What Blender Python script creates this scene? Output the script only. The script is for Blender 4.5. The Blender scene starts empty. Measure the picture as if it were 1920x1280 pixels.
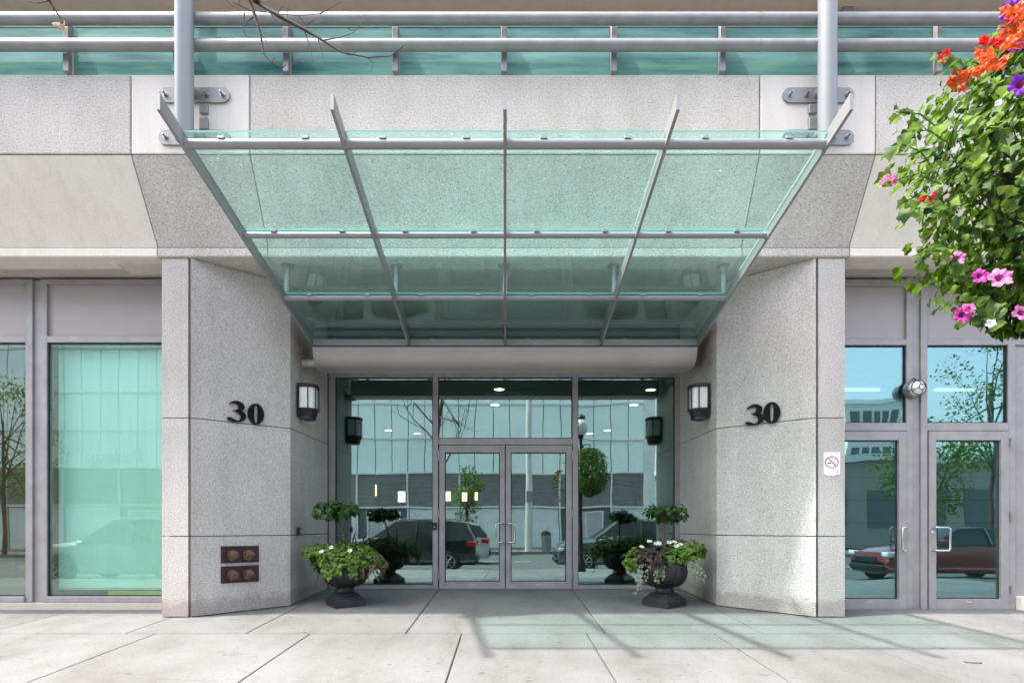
import bpy, math, random
from mathutils import Vector, Matrix
random.seed(7)
S = bpy.context.scene
COL = S.collection
# ------------------------------------------------------------------ camera, light
F, CX, HY, H = 1100.0, 947.0, 985.0, 1.33         # focal length (px of a 1920 wide frame), principal point, eye height
cam_d = bpy.data.cameras.new('camera')
cam = bpy.data.objects.new('camera', cam_d); COL.objects.link(cam)
cam_d.sensor_width = 36; cam_d.sensor_fit = 'HORIZONTAL'
cam_d.lens = 36*F/1920
cam_d.shift_x = (960-CX)/1920; cam_d.shift_y = (HY-640)/1920
cam_d.clip_start = .05; cam_d.clip_end = 2000
cam.location = (0, 0, H); cam.rotation_euler = (math.radians(90), 0, 0)
S.camera = cam
SUN_TO = Vector((-.57, -.15, 1.0)).normalized()    # towards the sun: high, from the left and a little behind the camera
w = bpy.data.worlds.new('World'); S.world = w; w.use_nodes = True
wn = w.node_tree.nodes; wl = w.node_tree.links
sky = wn.new('ShaderNodeTexSky'); sky.sky_type = 'NISHITA'; sky.sun_disc = False
sky.sun_elevation = math.asin(SUN_TO.z); sky.sun_rotation = math.atan2(SUN_TO.x, SUN_TO.y) % (2*math.pi)
sky.dust_density = 4.0; sky.ozone_density = .35; sky.air_density = 1.0
hs = wn.new('ShaderNodeHueSaturation'); hs.inputs['Saturation'].default_value = .58      # hazy, washed-out summer sky
wl.new(sky.outputs[0], hs.inputs['Color']); wl.new(hs.outputs[0], wn['Background'].inputs[0]); wn['Background'].inputs[1].default_value = .15
sd = bpy.data.lights.new('sun', 'SUN'); sd.energy = 2.0; sd.angle = math.radians(1.2); sd.color = (1, .95, .87)
so = bpy.data.objects.new('sun', sd); COL.objects.link(so)
so.rotation_euler = (-SUN_TO).to_track_quat('-Z', 'Y').to_euler(); so.location = (-20, -8, 40)
vs = S.view_settings; vs.view_transform = 'Standard'; vs.look = 'None'; vs.gamma = 1; vs.use_curve_mapping = False
vs.exposure = 2.2

# ------------------------------------------------------------------ helpers
def P(px, py, D): return Vector(((px-CX)*D/F, D, H+(HY-py)*D/F))
def gz(y): return .042*y if y > -.45 else -.019
def tag(o, label=None, cat=None, group=None, kind=None):
    if label: o['label'] = label
    if cat: o['category'] = cat
    if group: o['group'] = group
    if kind: o['kind'] = kind
    return o
def thing(name, loc, label, cat, group=None, rz=0):
    o = bpy.data.objects.new(name, None); COL.objects.link(o); o.location = loc; o.rotation_euler = (0, 0, rz)
    o.empty_display_size = .1
    return tag(o, label, cat, group)
def wloc(o):
    v = Vector((0, 0, 0))
    while o: v += Vector(o.location); o = o.parent
    return v
def basis(d):
    d = Vector(d).normalized(); u = d.orthogonal().normalized(); return u, d.cross(u)
class MB:
    def __init__(s): s.v = []; s.f = []; s.m = []
    def add(s, vs, fs, mi=0):
        n = len(s.v); s.v += [Vector(p) for p in vs]; s.f += [[n+i for i in f] for f in fs]; s.m += [mi]*len(fs); return s
    def hexa(s, c, mi=0):
        return s.add(c, [(3,2,1,0),(4,5,6,7),(0,1,5,4),(1,2,6,5),(2,3,7,6),(3,0,4,7)], mi)
    def box(s, x0, x1, y0, y1, z0, z1, mi=0):
        return s.hexa([(x0,y0,z0),(x1,y0,z0),(x1,y1,z0),(x0,y1,z0),(x0,y0,z1),(x1,y0,z1),(x1,y1,z1),(x0,y1,z1)], mi)
    def bbox(s, x0, x1, y0, y1, z0, z1, b=.006, mi=0):            # box with chamfered edges
        pts = []
        for sx in (0,1):
            for sy in (0,1):
                for sz in (0,1):
                    X=(x0,x1)[sx];Y=(y0,y1)[sy];Z=(z0,z1)[sz];dx=b*(1-2*sx);dy=b*(1-2*sy);dz=b*(1-2*sz)
                    pts += [(X,Y+dy,Z+dz),(X+dx,Y,Z+dz),(X+dx,Y+dy,Z)]
        I = lambda sx,sy,sz,a: ((sx*2+sy)*2+sz)*3+a
        fs = []
        for k in (0,1):
            fs.append([I(k,0,0,0),I(k,0,1,0),I(k,1,1,0),I(k,1,0,0)][::1 if k==0 else -1])
            fs.append([I(0,k,0,1),I(1,k,0,1),I(1,k,1,1),I(0,k,1,1)][::1 if k==0 else -1])
            fs.append([I(0,0,k,2),I(0,1,k,2),I(1,1,k,2),I(1,0,k,2)][::1 if k==0 else -1])
        for a in (0,1):
            for c in (0,1):
                fs.append([I(0,a,c,1),I(1,a,c,1),I(1,a,c,2),I(0,a,c,2)][::1 if a==c else -1])
                fs.append([I(a,0,c,0),I(a,1,c,0),I(a,1,c,2),I(a,0,c,2)][::-1 if a==c else 1])
                fs.append([I(a,c,0,0),I(a,c,1,0),I(a,c,1,1),I(a,c,0,1)][::1 if a==c else -1])
        for sx in (0,1):
            for sy in (0,1):
                for sz in (0,1):
                    fs.append([I(sx,sy,sz,0),I(sx,sy,sz,1),I(sx,sy,sz,2)][::1 if (sx+sy+sz)%2 else -1])
        return s.add(pts, fs, mi)
    def prism(s, poly, z0, z1, mi=0):                              # plan polygon (ccw) extruded in z; z0 may be a function of y
        n = len(poly); g = (lambda p: z0(p[1])) if callable(z0) else (lambda p: z0)
        vs = [(p[0],p[1],g(p)) for p in poly]+[(p[0],p[1],z1) for p in poly]
        return s.add(vs, [list(range(n))[::-1], [n+i for i in range(n)]]+[(i,(i+1)%n,n+(i+1)%n,n+i) for i in range(n)], mi)
    def xprism(s, prof, x0, x1, mi=0):                             # (y,z) profile extruded along x
        n = len(prof); vs = [(x0,a,b) for a,b in prof]+[(x1,a,b) for a,b in prof]
        return s.add(vs, [list(range(n)), [n+i for i in range(n)][::-1]]+[((i+1)%n,i,n+i,n+(i+1)%n) for i in range(n)], mi)
    def extr(s, pts, d, mi=0):                                     # any flat outline pushed along d
        n = len(pts); d = Vector(d); vs = [Vector(p) for p in pts]+[Vector(p)+d for p in pts]
        return s.add(vs, [list(range(n))[::-1], [n+i for i in range(n)]]+[(i,(i+1)%n,n+(i+1)%n,n+i) for i in range(n)], mi)
    def tube(s, path, r, n=10, mi=0, cap=True):
        path = [Vector(p) for p in path]; R = r if isinstance(r,(list,tuple)) else [r]*len(path)
        rings = []; u = None
        for i,p in enumerate(path):
            d = (path[min(i+1,len(path)-1)]-path[max(i-1,0)]).normalized()
            if u is None: u,_ = basis(d)
            u = (u-d*u.dot(d)); u = u.normalized() if u.length > 1e-6 else basis(d)[0]
            v = d.cross(u)
            rings.append([p+(u*math.cos(2*math.pi*k/n)+v*math.sin(2*math.pi*k/n))*R[i] for k in range(n)])
        vs = [q for g in rings for q in g]; fs = []
        for i in range(len(path)-1):
            for k in range(n): fs.append((i*n+k,i*n+(k+1)%n,(i+1)*n+(k+1)%n,(i+1)*n+k))
        if cap: fs += [list(range(n))[::-1],[(len(path)-1)*n+k for k in range(n)]]
        return s.add(vs, fs, mi)
    def lathe(s, prof, c, axis=(0,0,1), n=24, a0=0, a1=2*math.pi, u=None, mi=0, cap=True):   # prof: (radius, height along axis)
        c = Vector(c); ax = Vector(axis).normalized()
        if u is None: u,v = basis(ax)
        else: u = Vector(u).normalized(); v = ax.cross(u)
        full = abs(a1-a0) > 6.28; m = n if full else n+1
        vs = []; fs = []
        for (r,h) in prof:
            for k in range(m):
                a = a0+(a1-a0)*k/n; vs.append(c+ax*h+(u*math.cos(a)+v*math.sin(a))*r)
        for i in range(len(prof)-1):
            for k in range(n):
                k2 = (k+1)%m; fs.append((i*m+k,i*m+k2,(i+1)*m+k2,(i+1)*m+k))
        if full:
            if cap: fs += [list(range(m))[::-1],[(len(prof)-1)*m+k for k in range(m)]]
        else:
            L=len(prof); fs += [list(range(m))[::-1],[(L-1)*m+k for k in range(m)],[i*m for i in range(L)],[i*m+n for i in range(L)][::-1]]
        return s.add(vs, fs, mi)
    def sphere(s, c, r, nu=16, nv=10, mi=0):
        R = r if isinstance(r,(list,tuple)) else (r,r,r); c = Vector(c); vs=[]; fs=[]
        for j in range(nv+1):
            t = math.pi*j/nv
            for i in range(nu):
                a = 2*math.pi*i/nu; vs.append(c+Vector((R[0]*math.sin(t)*math.cos(a),R[1]*math.sin(t)*math.sin(a),R[2]*math.cos(t))))
        for j in range(nv):
            for i in range(nu): fs.append((j*nu+i,(j+1)*nu+i,(j+1)*nu+(i+1)%nu,j*nu+(i+1)%nu))
        return s.add(vs, fs, mi)
    def build(s, name, mats, parent=None, local=False, smooth=False, angle=40):
        off = Vector((0,0,0)) if (parent is None or local) else wloc(parent)
        me = bpy.data.meshes.new(name); me.from_pydata([tuple(p-off) for p in s.v], [], s.f); me.validate()
        if not isinstance(mats,(list,tuple)): mats = [mats]
        for m in mats: me.materials.append(m)
        if len(mats) > 1 and len(me.polygons) == len(s.m): me.polygons.foreach_set('material_index', s.m)
        if smooth:
            me.shade_smooth()
            try: me.set_sharp_from_angle(angle=math.radians(angle))
            except Exception: pass
        o = bpy.data.objects.new(name, me); COL.objects.link(o)
        if parent: o.parent = parent
        return o
def dup(o, parent=None):
    c = o.copy(); COL.objects.link(c)
    if parent: c.parent = parent
    for ch in o.children: dup(ch, c)
    return c

# ------------------------------------------------------------------ materials
def newmat(name):
    m = bpy.data.materials.new(name); m.use_nodes = True; nt = m.node_tree
    return m, nt, nt.nodes['Principled BSDF'], nt.nodes['Material Output']
def N(nt, t, **kw):
    n = nt.nodes.new(t)
    for k,v in kw.items():
        if k in n.inputs: n.inputs[k].default_value = v
        else: setattr(n, k, v)
    return n
def pos(nt): return N(nt, 'ShaderNodeNewGeometry').outputs['Position']
def noise(nt, scale, detail=3, rough=.55, vec=None, stretch=None):
    n = N(nt, 'ShaderNodeTexNoise'); n.inputs['Scale'].default_value = scale; n.inputs['Detail'].default_value = detail; n.inputs['Roughness'].default_value = rough
    v = vec or pos(nt)
    if stretch:
        mp = N(nt, 'ShaderNodeMapping'); mp.inputs['Scale'].default_value = stretch; nt.links.new(v, mp.inputs['Vector']); v = mp.outputs[0]
    nt.links.new(v, n.inputs['Vector']); return n.outputs['Fac']
def ramp(nt, fac, stops):
    r = N(nt, 'ShaderNodeValToRGB'); e = r.color_ramp.elements
    while len(e) < len(stops): e.new(.5)
    for i,(p,c) in enumerate(stops): e[i].position = p; e[i].color = (*c,1) if len(c)==3 else c
    nt.links.new(fac, r.inputs[0]); return r.outputs[0]
def mul(nt, a, b, fac=1.0):
    m = N(nt, 'ShaderNodeMix', data_type='RGBA', blend_type='MULTIPLY'); m.inputs[0].default_value = fac
    for s_,i in ((a,6),(b,7)):
        if isinstance(s_, tuple): m.inputs[i].default_value = (*s_,1)
        else: nt.links.new(s_, m.inputs[i])
    return m.outputs[2]
def bump(nt, bsdf, h, strength, dist=.01):
    b = N(nt, 'ShaderNodeBump'); b.inputs['Strength'].default_value = strength; b.inputs['Distance'].default_value = dist
    nt.links.new(h, b.inputs['Height']); nt.links.new(b.outputs[0], bsdf.inputs['Normal'])
g3 = lambda v: (v,v,v)
def pmat(name, c, rough=.5, metal=0, var=.12, vs=3.0, bs=None, bstr=.1, stretch=None, coat=0):
    m, nt, b, o = newmat(name)
    b.inputs['Roughness'].default_value = rough; b.inputs['Metallic'].default_value = metal
    if coat: b.inputs['Coat Weight'].default_value = coat; b.inputs['Coat Roughness'].default_value = .05
    f = noise(nt, vs, 5, .6, stretch=stretch)
    col = ramp(nt, f, [(.3, tuple(x*(1-var) for x in c)), (.7, tuple(min(1,x*(1+var)) for x in c))])
    nt.links.new(col, b.inputs['Base Color'])
    if bs: bump(nt, b, noise(nt, bs, 3), bstr)
    return m
def aggregate(name, lo, hi, tint, sc=60):
    m, nt, b, o = newmat(name); b.inputs['Roughness'].default_value = .85
    f = noise(nt, sc, 2.5, .7)
    c = ramp(nt, f, [(.30, tuple(lo*t for t in tint)), (.47, tuple((lo*.35+hi*.65)*t for t in tint)), (.62, tuple(hi*t for t in tint)), (.72, tuple(min(.8,hi*1.35)*t for t in tint))])
    st = ramp(nt, noise(nt, .9, 5, .6), [(.32, g3(.84)), (.62, g3(1))])
    st2 = ramp(nt, noise(nt, 4, 4, .6, stretch=(1,1,.12)), [(.3, (.9,.89,.87)), (.6, g3(1))])
    sx = N(nt, 'ShaderNodeSeparateXYZ'); nt.links.new(pos(nt), sx.inputs[0])
    hh = N(nt, 'ShaderNodeMath', operation='MULTIPLY_ADD'); nt.links.new(sx.outputs['Y'], hh.inputs[0]); hh.inputs[1].default_value = -.042; nt.links.new(sx.outputs['Z'], hh.inputs[2])
    h2 = N(nt, 'ShaderNodeMath', operation='MULTIPLY_ADD'); nt.links.new(noise(nt, 6, 4, .7), h2.inputs[0]); h2.inputs[1].default_value = -.28; nt.links.new(hh.outputs[0], h2.inputs[2])
    inf = N(nt, 'ShaderNodeObjectInfo'); pr = ramp(nt, inf.outputs['Random'], [(0, (.90,.89,.885)), (1, g3(1))])
    base = ramp(nt, h2.outputs[0], [(.0, (.72,.69,.67)), (.08, g3(1))])      # splash dirt along the foot of the piers
    ab = N(nt, 'ShaderNodeVectorMath', operation='ABSOLUTE'); nt.links.new(pos(nt), ab.inputs[0])
    ds = N(nt, 'ShaderNodeVectorMath', operation='DISTANCE'); nt.links.new(ab.outputs[0], ds.inputs[0]); ds.inputs[1].default_value = (2.70, 7.78, 3.62)
    dn = N(nt, 'ShaderNodeMath', operation='MULTIPLY_ADD'); nt.links.new(noise(nt, 5, 4, .65), dn.inputs[0]); dn.inputs[1].default_value = .45; nt.links.new(ds.outputs['Value'], dn.inputs[2])
    leak = ramp(nt, dn.outputs[0], [(.30, (.50,.43,.38)), (.62, g3(1))])                        # water stain where the gutter meets the stone
    base = mul(nt, base, leak)
    nt.links.new(mul(nt, mul(nt, mul(nt, c, st), st2), mul(nt, base, pr)), b.inputs['Base Color'])
    bump(nt, b, f, .7, .012)
    return m
M = {}
M['agg'] = aggregate('exposed_aggregate_concrete', .34, .66, (1,.94,.885))
M['agg_grey'] = aggregate('grey_aggregate_concrete', .31, .575, (1,.945,.905))
def smooth_conc(name, c):
    m, nt, b, o = newmat(name); b.inputs['Roughness'].default_value = .8
    a = ramp(nt, noise(nt, 1.6, 6, .65), [(.3, tuple(x*.93 for x in c)), (.65, c)])
    s_ = ramp(nt, noise(nt, 5, 5, .6, stretch=(1.4,1,.15)), [(.33, (.93,.92,.91)), (.55, g3(1))])
    p = ramp(nt, noise(nt, 60, 3, .6), [(.35, g3(.9)), (.55, g3(1))])
    nt.links.new(mul(nt, mul(nt, a, s_), p), b.inputs['Base Color']); bump(nt, b, noise(nt, 90, 3), .12)
    return m
M['smooth'] = smooth_conc('smooth_precast_concrete', (.76,.705,.63))
M['panel_white'] = smooth_conc('pale_cast_concrete', (.64,.60,.565))
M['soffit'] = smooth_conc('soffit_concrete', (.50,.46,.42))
M['upper'] = smooth_conc('brown_concrete', (.17,.135,.12))
M['upper2'] = smooth_conc('beige_concrete', (.31,.29,.255))
M['joint'] = pmat('joint_sealant', (.055,.05,.047), .95)
def pavement():
    m, nt, b, o = newmat('broomed_concrete_paving'); b.inputs['Roughness'].default_value = .85
    a = ramp(nt, noise(nt, .8, 6, .65), [(.26, (.110,.107,.102)), (.60, (.166,.165,.165))])
    sp = ramp(nt, noise(nt, 45, 4, .7), [(.28, g3(.62)), (.45, g3(.95)), (.7, g3(1.06))])
    gum = ramp(nt, noise(nt, 9, 1.5, .4), [(.25, g3(.55)), (.285, g3(1))])
    stn = ramp(nt, noise(nt, 2.2, 4, .6, stretch=(1,.35,1)), [(.3, (.80,.78,.75)), (.52, g3(1))])
    vr = N(nt, 'ShaderNodeTexVoronoi', feature='DISTANCE_TO_EDGE'); vr.inputs['Scale'].default_value = .33
    wp = N(nt, 'ShaderNodeVectorMath', operation='MULTIPLY_ADD'); wn_ = N(nt, 'ShaderNodeTexNoise'); wn_.inputs['Scale'].default_value = 2.2; wn_.inputs['Detail'].default_value = 6; nt.links.new(pos(nt), wn_.inputs['Vector'])
    nt.links.new(wn_.outputs['Color'], wp.inputs[0]); wp.inputs[1].default_value = (.9,.9,0); nt.links.new(pos(nt), wp.inputs[2]); nt.links.new(wp.outputs[0], vr.inputs['Vector'])
    crk = ramp(nt, vr.outputs['Distance'], [(.0, g3(.74)), (.003, g3(1))])
    a = mul(nt, a, crk)
    info = N(nt, 'ShaderNodeObjectInfo'); r2 = ramp(nt, info.outputs['Random'], [(0, g3(.93)), (1, g3(1))])
    nt.links.new(mul(nt, mul(nt, mul(nt, mul(nt, a, sp), gum), stn), r2), b.inputs['Base Color']); bump(nt, b, noise(nt, 160, 3, .6, stretch=(.25,1,1)), .25)
    return m
M['pave'] = pavement()
M['frame'] = pmat('mauve_grey_painted_aluminium', (.305,.288,.295), .42, .15, .13, 5, 40, .05)
M['frame_l'] = pmat('light_grey_painted_steel', (.265,.265,.275), .42, .25, .07, 2)
M['pole'] = pmat('pale_blue_grey_painted_steel', (.31,.32,.345), .38, .15, .06, 2, stretch=(1,1,.2))
M['rail'] = pmat('weathered_grey_handrail', (.24,.245,.25), .45, .3, .14, 5)
M['gutter'] = pmat('grey_painted_gutter', (.42,.385,.38), .5, .15, .07, 1.5)
M['spandrel'] = pmat('warm_grey_spandrel_panel', (.34,.305,.305), .35, 0, .05, 1)
M['black'] = pmat('black_painted_metal', (.013,.012,.014), .45, .2, .2, 8)
M['digit'] = pmat('black_cast_numeral', (.006,.006,.007), .65, 0, .2, 9)
M['chrome'] = pmat('brushed_stainless_steel', (.62,.62,.63), .22, .95, .05, 4)
M['hinge'] = pmat('worn_steel_hinge', (.35,.33,.32), .35, .8, .1, 20)
M['rubber'] = pmat('black_rubber_gasket', (.012,.013,.013), .6)
M['opal'] = pmat('opal_glass_diffuser', (.80,.80,.77), .25, 0, .03, 5)
M['digit'].node_tree.nodes['Principled BSDF'].inputs['Specular IOR Level'].default_value = .12
M['bronze'] = pmat('dark_bronze_plate', (.038,.020,.024), .45, .55, .35, 25, 60, .1)
M['brass'] = pmat('tarnished_brass_cap', (.13,.072,.05), .38, .7, .3, 40)
M['urn'] = pmat('dark_plum_glazed_urn', (.017,.016,.021), .42, 0, .5, 9, 30, .15, (1,1,.3))
M['soil'] = pmat('potting_soil', (.02,.014,.01), .95, 0, .4, 30)
M['moss'] = pmat('dark_moss_liner', (.018,.03,.012), .95, 0, .5, 40)
M['white'] = pmat('white_vinyl', (.80,.80,.79), .4, 0, .02, 4)
M['red'] = pmat('sign_red', (.42,.03,.06), .4, 0, .05)
M['ink'] = pmat('sign_ink', (.03,.03,.035), .5)
M['greyink'] = pmat('faint_sign_print', (.42,.42,.43), .5)
M['bark'] = pmat('dark_grey_bark', (.060,.045,.040), .9, 0, .35, 25, 60, .4)
M['twig'] = pmat('brown_twig', (.050,.034,.032), .8, 0, .3, 30)
M['stem'] = pmat('woody_brown_stem', (.13,.07,.04), .8, 0, .3, 30)
M['asphalt'] = pmat('worn_asphalt', (.075,.075,.075), .9, 0, .25, 4, 120, .3)
M['paint'] = pmat('white_road_paint', (.62,.62,.60), .7, 0, .12, 8)
M['lintel'] = pmat('dark_bronze_cladding', (.075,.075,.07), .5, .1, .1, 2)
M['earth'] = pmat('far_ground', (.12,.12,.11), .95, 0, .2, .05)
M['blind'] = pmat('white_roller_blind', (.80,.82,.80), .8, 0, .03, .7)
M['lobbywall'] = pmat('dark_stained_wood_wall', (.030,.022,.016), .45, 0, .2, 3, None, .1, (6,6,.4))
M['lobbyceil'] = pmat('lobby_plaster_ceiling', (.20,.21,.16), .8, 0, .04)
M['lobbyfloor'] = pmat('polished_lobby_floor', (.09,.085,.075), .15, 0, .15, 3)
M['block'] = pmat('painted_block_wall', (.26,.28,.26), .8, 0, .07, 2)
M['yellow'] = pmat('yellow_notice_strip', (.45,.36,.03), .6)
M['wood'] = pmat('orange_wood_veneer', (.42,.20,.07), .5, 0, .25, 2, None, .1, (8,8,.6))
def emit(name, c, s):
    m, nt, b, o = newmat(name); b.inputs['Base Color'].default_value = (*c,1); b.inputs['Emission Color'].default_value = (*c,1); b.inputs['Emission Strength'].default_value = s; return m
M['glow'] = emit('warm_lamp_lens', (1,.80,.50), 5)
M['sconce'] = emit('warm_lit_sconce_shade', (1,.70,.34), 1.7)
M['tube'] = emit('fluorescent_lamp', (.7,1,.95), .5)
def glass(name, tint, refl, gcol=(.9,1,1), wav=.004, dirt=0, rough=0.0, blend=.18, cap=.55):
    m, nt, b, o = newmat(name); nt.nodes.remove(b)
    t = N(nt,'ShaderNodeBsdfTransparent'); t.inputs[0].default_value = (*tint,1)
    g = N(nt,'ShaderNodeBsdfGlossy'); g.inputs['Color'].default_value = (*gcol,1); g.inputs['Roughness'].default_value = rough
    if wav:
        bp = N(nt,'ShaderNodeBump'); bp.inputs['Strength'].default_value = 1; bp.inputs['Distance'].default_value = wav
        nt.links.new(noise(nt, 1.1, 1.5, .4), bp.inputs['Height']); nt.links.new(bp.outputs[0], g.inputs['Normal'])
    lw = N(nt,'ShaderNodeLayerWeight'); lw.inputs['Blend'].default_value = blend
    ma = N(nt,'ShaderNodeMath', operation='MAXIMUM'); nt.links.new(lw.outputs['Fresnel'], ma.inputs[0]); ma.inputs[1].default_value = refl
    mi = N(nt,'ShaderNodeMath', operation='MINIMUM'); nt.links.new(ma.outputs[0], mi.inputs[0]); mi.inputs[1].default_value = max(refl,cap)
    mx = N(nt,'ShaderNodeMixShader'); nt.links.new(mi.outputs[0], mx.inputs[0]); nt.links.new(t.outputs[0], mx.inputs[1]); nt.links.new(g.outputs[0], mx.inputs[2])
    out = mx.outputs[0]
    if dirt:
        d = N(nt,'ShaderNodeBsdfDiffuse'); d.inputs[0].default_value = (.62,.72,.68,1)
        tr = N(nt,'ShaderNodeBsdfTranslucent'); tr.inputs[0].default_value = (.62,.74,.70,1)
        dm = N(nt,'ShaderNodeMixShader'); dm.inputs[0].default_value = .55; nt.links.new(d.outputs[0], dm.inputs[1]); nt.links.new(tr.outputs[0], dm.inputs[2])
        streak = ramp(nt, noise(nt, 14, 4, .7, stretch=(3,.22,.22)), [(.35, g3(.25)), (.75, g3(1))])
        spots = ramp(nt, noise(nt, 34, 1.5, .4), [(.75, g3(0)), (.80, g3(.7))])
        a1 = N(nt,'ShaderNodeMath', operation='MULTIPLY'); nt.links.new(streak, a1.inputs[0]); a1.inputs[1].default_value = dirt
        a2 = N(nt,'ShaderNodeMath', operation='MULTIPLY_ADD'); nt.links.new(spots, a2.inputs[0]); a2.inputs[1].default_value = .5; nt.links.new(a1.outputs[0], a2.inputs[2])
        m2 = N(nt,'ShaderNodeMixShader'); nt.links.new(a2.outputs[0], m2.inputs[0]); nt.links.new(out, m2.inputs[1]); nt.links.new(dm.outputs[0], m2.inputs[2]); out = m2.outputs[0]
    nt.links.new(out, o.inputs[0]); return m
M['glass_entry'] = glass('green_tinted_entrance_glass', (.72,.88,.82), .31, (.72,.94,.97), wav=.0016)
M['glass_left'] = glass('green_tinted_window_glass', (.79,.955,.90), .105, wav=.0012)
M['glass_right'] = glass('teal_reflective_glass', (.62,.86,.80), .27, (.56,.82,.90), wav=.003)
M['glass_shop'] = glass('dark_shop_glass', (.66,.82,.76), .20, (.9,1,1), wav=.002)
M['glass_canopy'] = glass('canopy_green_laminated_glass', (.84,.968,.945), .03, wav=0, dirt=.044, blend=.13, cap=.36)
M['glass_edge'] = pmat('green_glass_edge', (.16,.34,.30), .2, 0, .1)
def railglass():
    m, nt, b, o = newmat('teal_translucent_rail_glass'); b.inputs['Roughness'].default_value = .06; b.inputs['Base Color'].default_value = (.07,.235,.205,1)
    t = N(nt,'ShaderNodeBsdfTransparent'); t.inputs[0].default_value = (.45,.78,.72,1)
    nt.links.new(ramp(nt, noise(nt, 1.2, 4, .55, stretch=(.8,1,7)), [(.30, (.05,.17,.18)), (.70, (.27,.52,.47))]), b.inputs['Base Color'])  # stretched lighter bands painted into the base colour imitate reflections of the rail pipes
    mx = N(nt,'ShaderNodeMixShader'); mx.inputs[0].default_value = .62; nt.links.new(t.outputs[0], mx.inputs[1]); nt.links.new(b.outputs[0], mx.inputs[2]); nt.links.new(mx.outputs[0], o.inputs[0]); return m
M['railglass'] = railglass()
M['throat']=pmat('dark_petunia_throat',(.22,.02,.16),.6); M['throat_pale']=pmat('pale_green_throat',(.55,.60,.35),.6)
def leafmat(name, dark, light, trans=.35, rough=.4, scale=35):
    m, nt, b, o = newmat(name); b.inputs['Roughness'].default_value = rough; b.inputs['Specular IOR Level'].default_value = .22
    c = ramp(nt, noise(nt, scale, 1, .5), [(.34, dark), (.66, light)]); nt.links.new(c, b.inputs['Base Color'])
    t = N(nt,'ShaderNodeBsdfTranslucent'); nt.links.new(mul(nt, c, (1.0,1.15,.5)), t.inputs[0])
    mx = N(nt,'ShaderNodeMixShader'); mx.inputs[0].default_value = trans; nt.links.new(b.outputs[0], mx.inputs[1]); nt.links.new(t.outputs[0], mx.inputs[2]); nt.links.new(mx.outputs[0], o.inputs[0]); return m
M['leaf'] = leafmat('trailing_geranium_leaf', (.012,.042,.008), (.15,.25,.028), .40, .5, 16)
M['leaf_dk'] = leafmat('dark_topiary_leaf', (.018,.050,.012), (.045,.105,.024), .25, .35, 30)
M['leaf_lt'] = leafmat('lime_ivy_leaf', (.034,.092,.014), (.165,.26,.042), .35, .4, 25)
M['leaf_pu'] = leafmat('purple_sweet_potato_leaf', (.030,.020,.026), (.075,.045,.055), .15, .45, 25)
M['leaf_va'] = leafmat('variegated_silver_leaf', (.16,.20,.12), (.38,.40,.30), .3, .5, 60)
M['leaf_tree'] = leafmat('street_tree_leaf', (.04,.09,.018), (.15,.24,.05), .4, .5, 2.5)
M['dead'] = pmat('dry_curled_leaf', (.40,.24,.15), .7)
for k,c in dict(pink=(.72,.20,.50), magenta=(.62,.06,.40), red=(.62,.02,.025), orange=(.68,.11,.03), purple=(.22,.03,.55), lilac=(.50,.42,.75), whitef=(.82,.82,.80)).items():
    M['fl_'+k] = leafmat(k.replace('whitef','white')+'_petal', tuple(x*.8 for x in c), tuple(min(.9,x*1.1) for x in c), .35, .5, 40)

# ------------------------------------------------------------------ SETTING: ground, road, pavement
def struct(o): o['kind'] = 'structure'; return o
struct(MB().box(-600,600,-600,600,-.6,-.35).build('ground', M['earth']))
struct(MB().box(-90,90,-13.6,-.62,-.34,-.165).build('road', M['asphalt']))
rd = MB()
for i in range(-20,21): rd.box(i*4.2-1.1,i*4.2+1.1,-7.1,-6.98,-.161,-.158)
struct(rd.build('road_marking', M['paint']))
struct(MB().hexa([(-40,-.62,-.36),(40,-.62,-.36),(40,-.455,-.36),(-40,-.455,-.36),(-40,-.62,-.035),(40,-.62,-.035),(40,-.455,-.019),(-40,-.455,-.019)]).build('kerb', M['panel_white']))
struct(MB().box(-90,90,-18.2,-13.6,-.34,-.03).build('opposite_pavement', M['pave']))
sw = struct(MB().hexa([(-40,-.45,-.34),(40,-.45,-.34),(40,9.6,-.3),(-40,9.6,-.3),(-40,-.45,gz(-.44)-.03),(40,-.45,gz(-.44)-.03),(40,9.6,gz(9.6)-.03),(-40,9.6,gz(9.6)-.03)]).build('sidewalk', M['joint']))
def slab(x0,x1,y0,y1):
    g=.006; x0+=g; x1-=g; y0+=.014; y1-=.014; t=.028; e=.007; q=[(x0,y0),(x1,y0),(x1,y1),(x0,y1)]; qi=[(x0+e,y0+e),(x1-e,y0+e),(x1-e,y1-e),(x0+e,y1-e)]
    vs=[(a,b,gz(b)-t) for a,b in q]+[(a,b,gz(b)-.004) for a,b in q]+[(a,b,gz(b)) for a,b in qi]
    MB().add(vs,[(3,2,1,0),(0,1,5,4),(1,2,6,5),(2,3,7,6),(3,0,4,7),(4,5,9,8),(5,6,10,9),(6,7,11,10),(7,4,8,11),(8,9,10,11)]).build('paving_slab', M['pave'], sw)
fr=[-12.8,-11.25,-9.7,-8.15,-6.6,-5.05,-3.51,-1.96,-.435,.82,2.10,3.35,4.63,5.9,7.2,8.5,9.8,11.1]
bk=[-12.4,-10.9,-9.3,-7.9,-6.55,-5.25,-3.82,-2.61,-1.0,1.01,2.60,3.74,4.9,6.2,7.5,8.8,10.1,11.4]
for a,b in zip(fr,fr[1:]):
    slab(a,b,2.6,5.9); slab(a,b,-.45,2.6)
for a,b in zip(bk,bk[1:]): slab(a,b,5.9,9.55)

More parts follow.
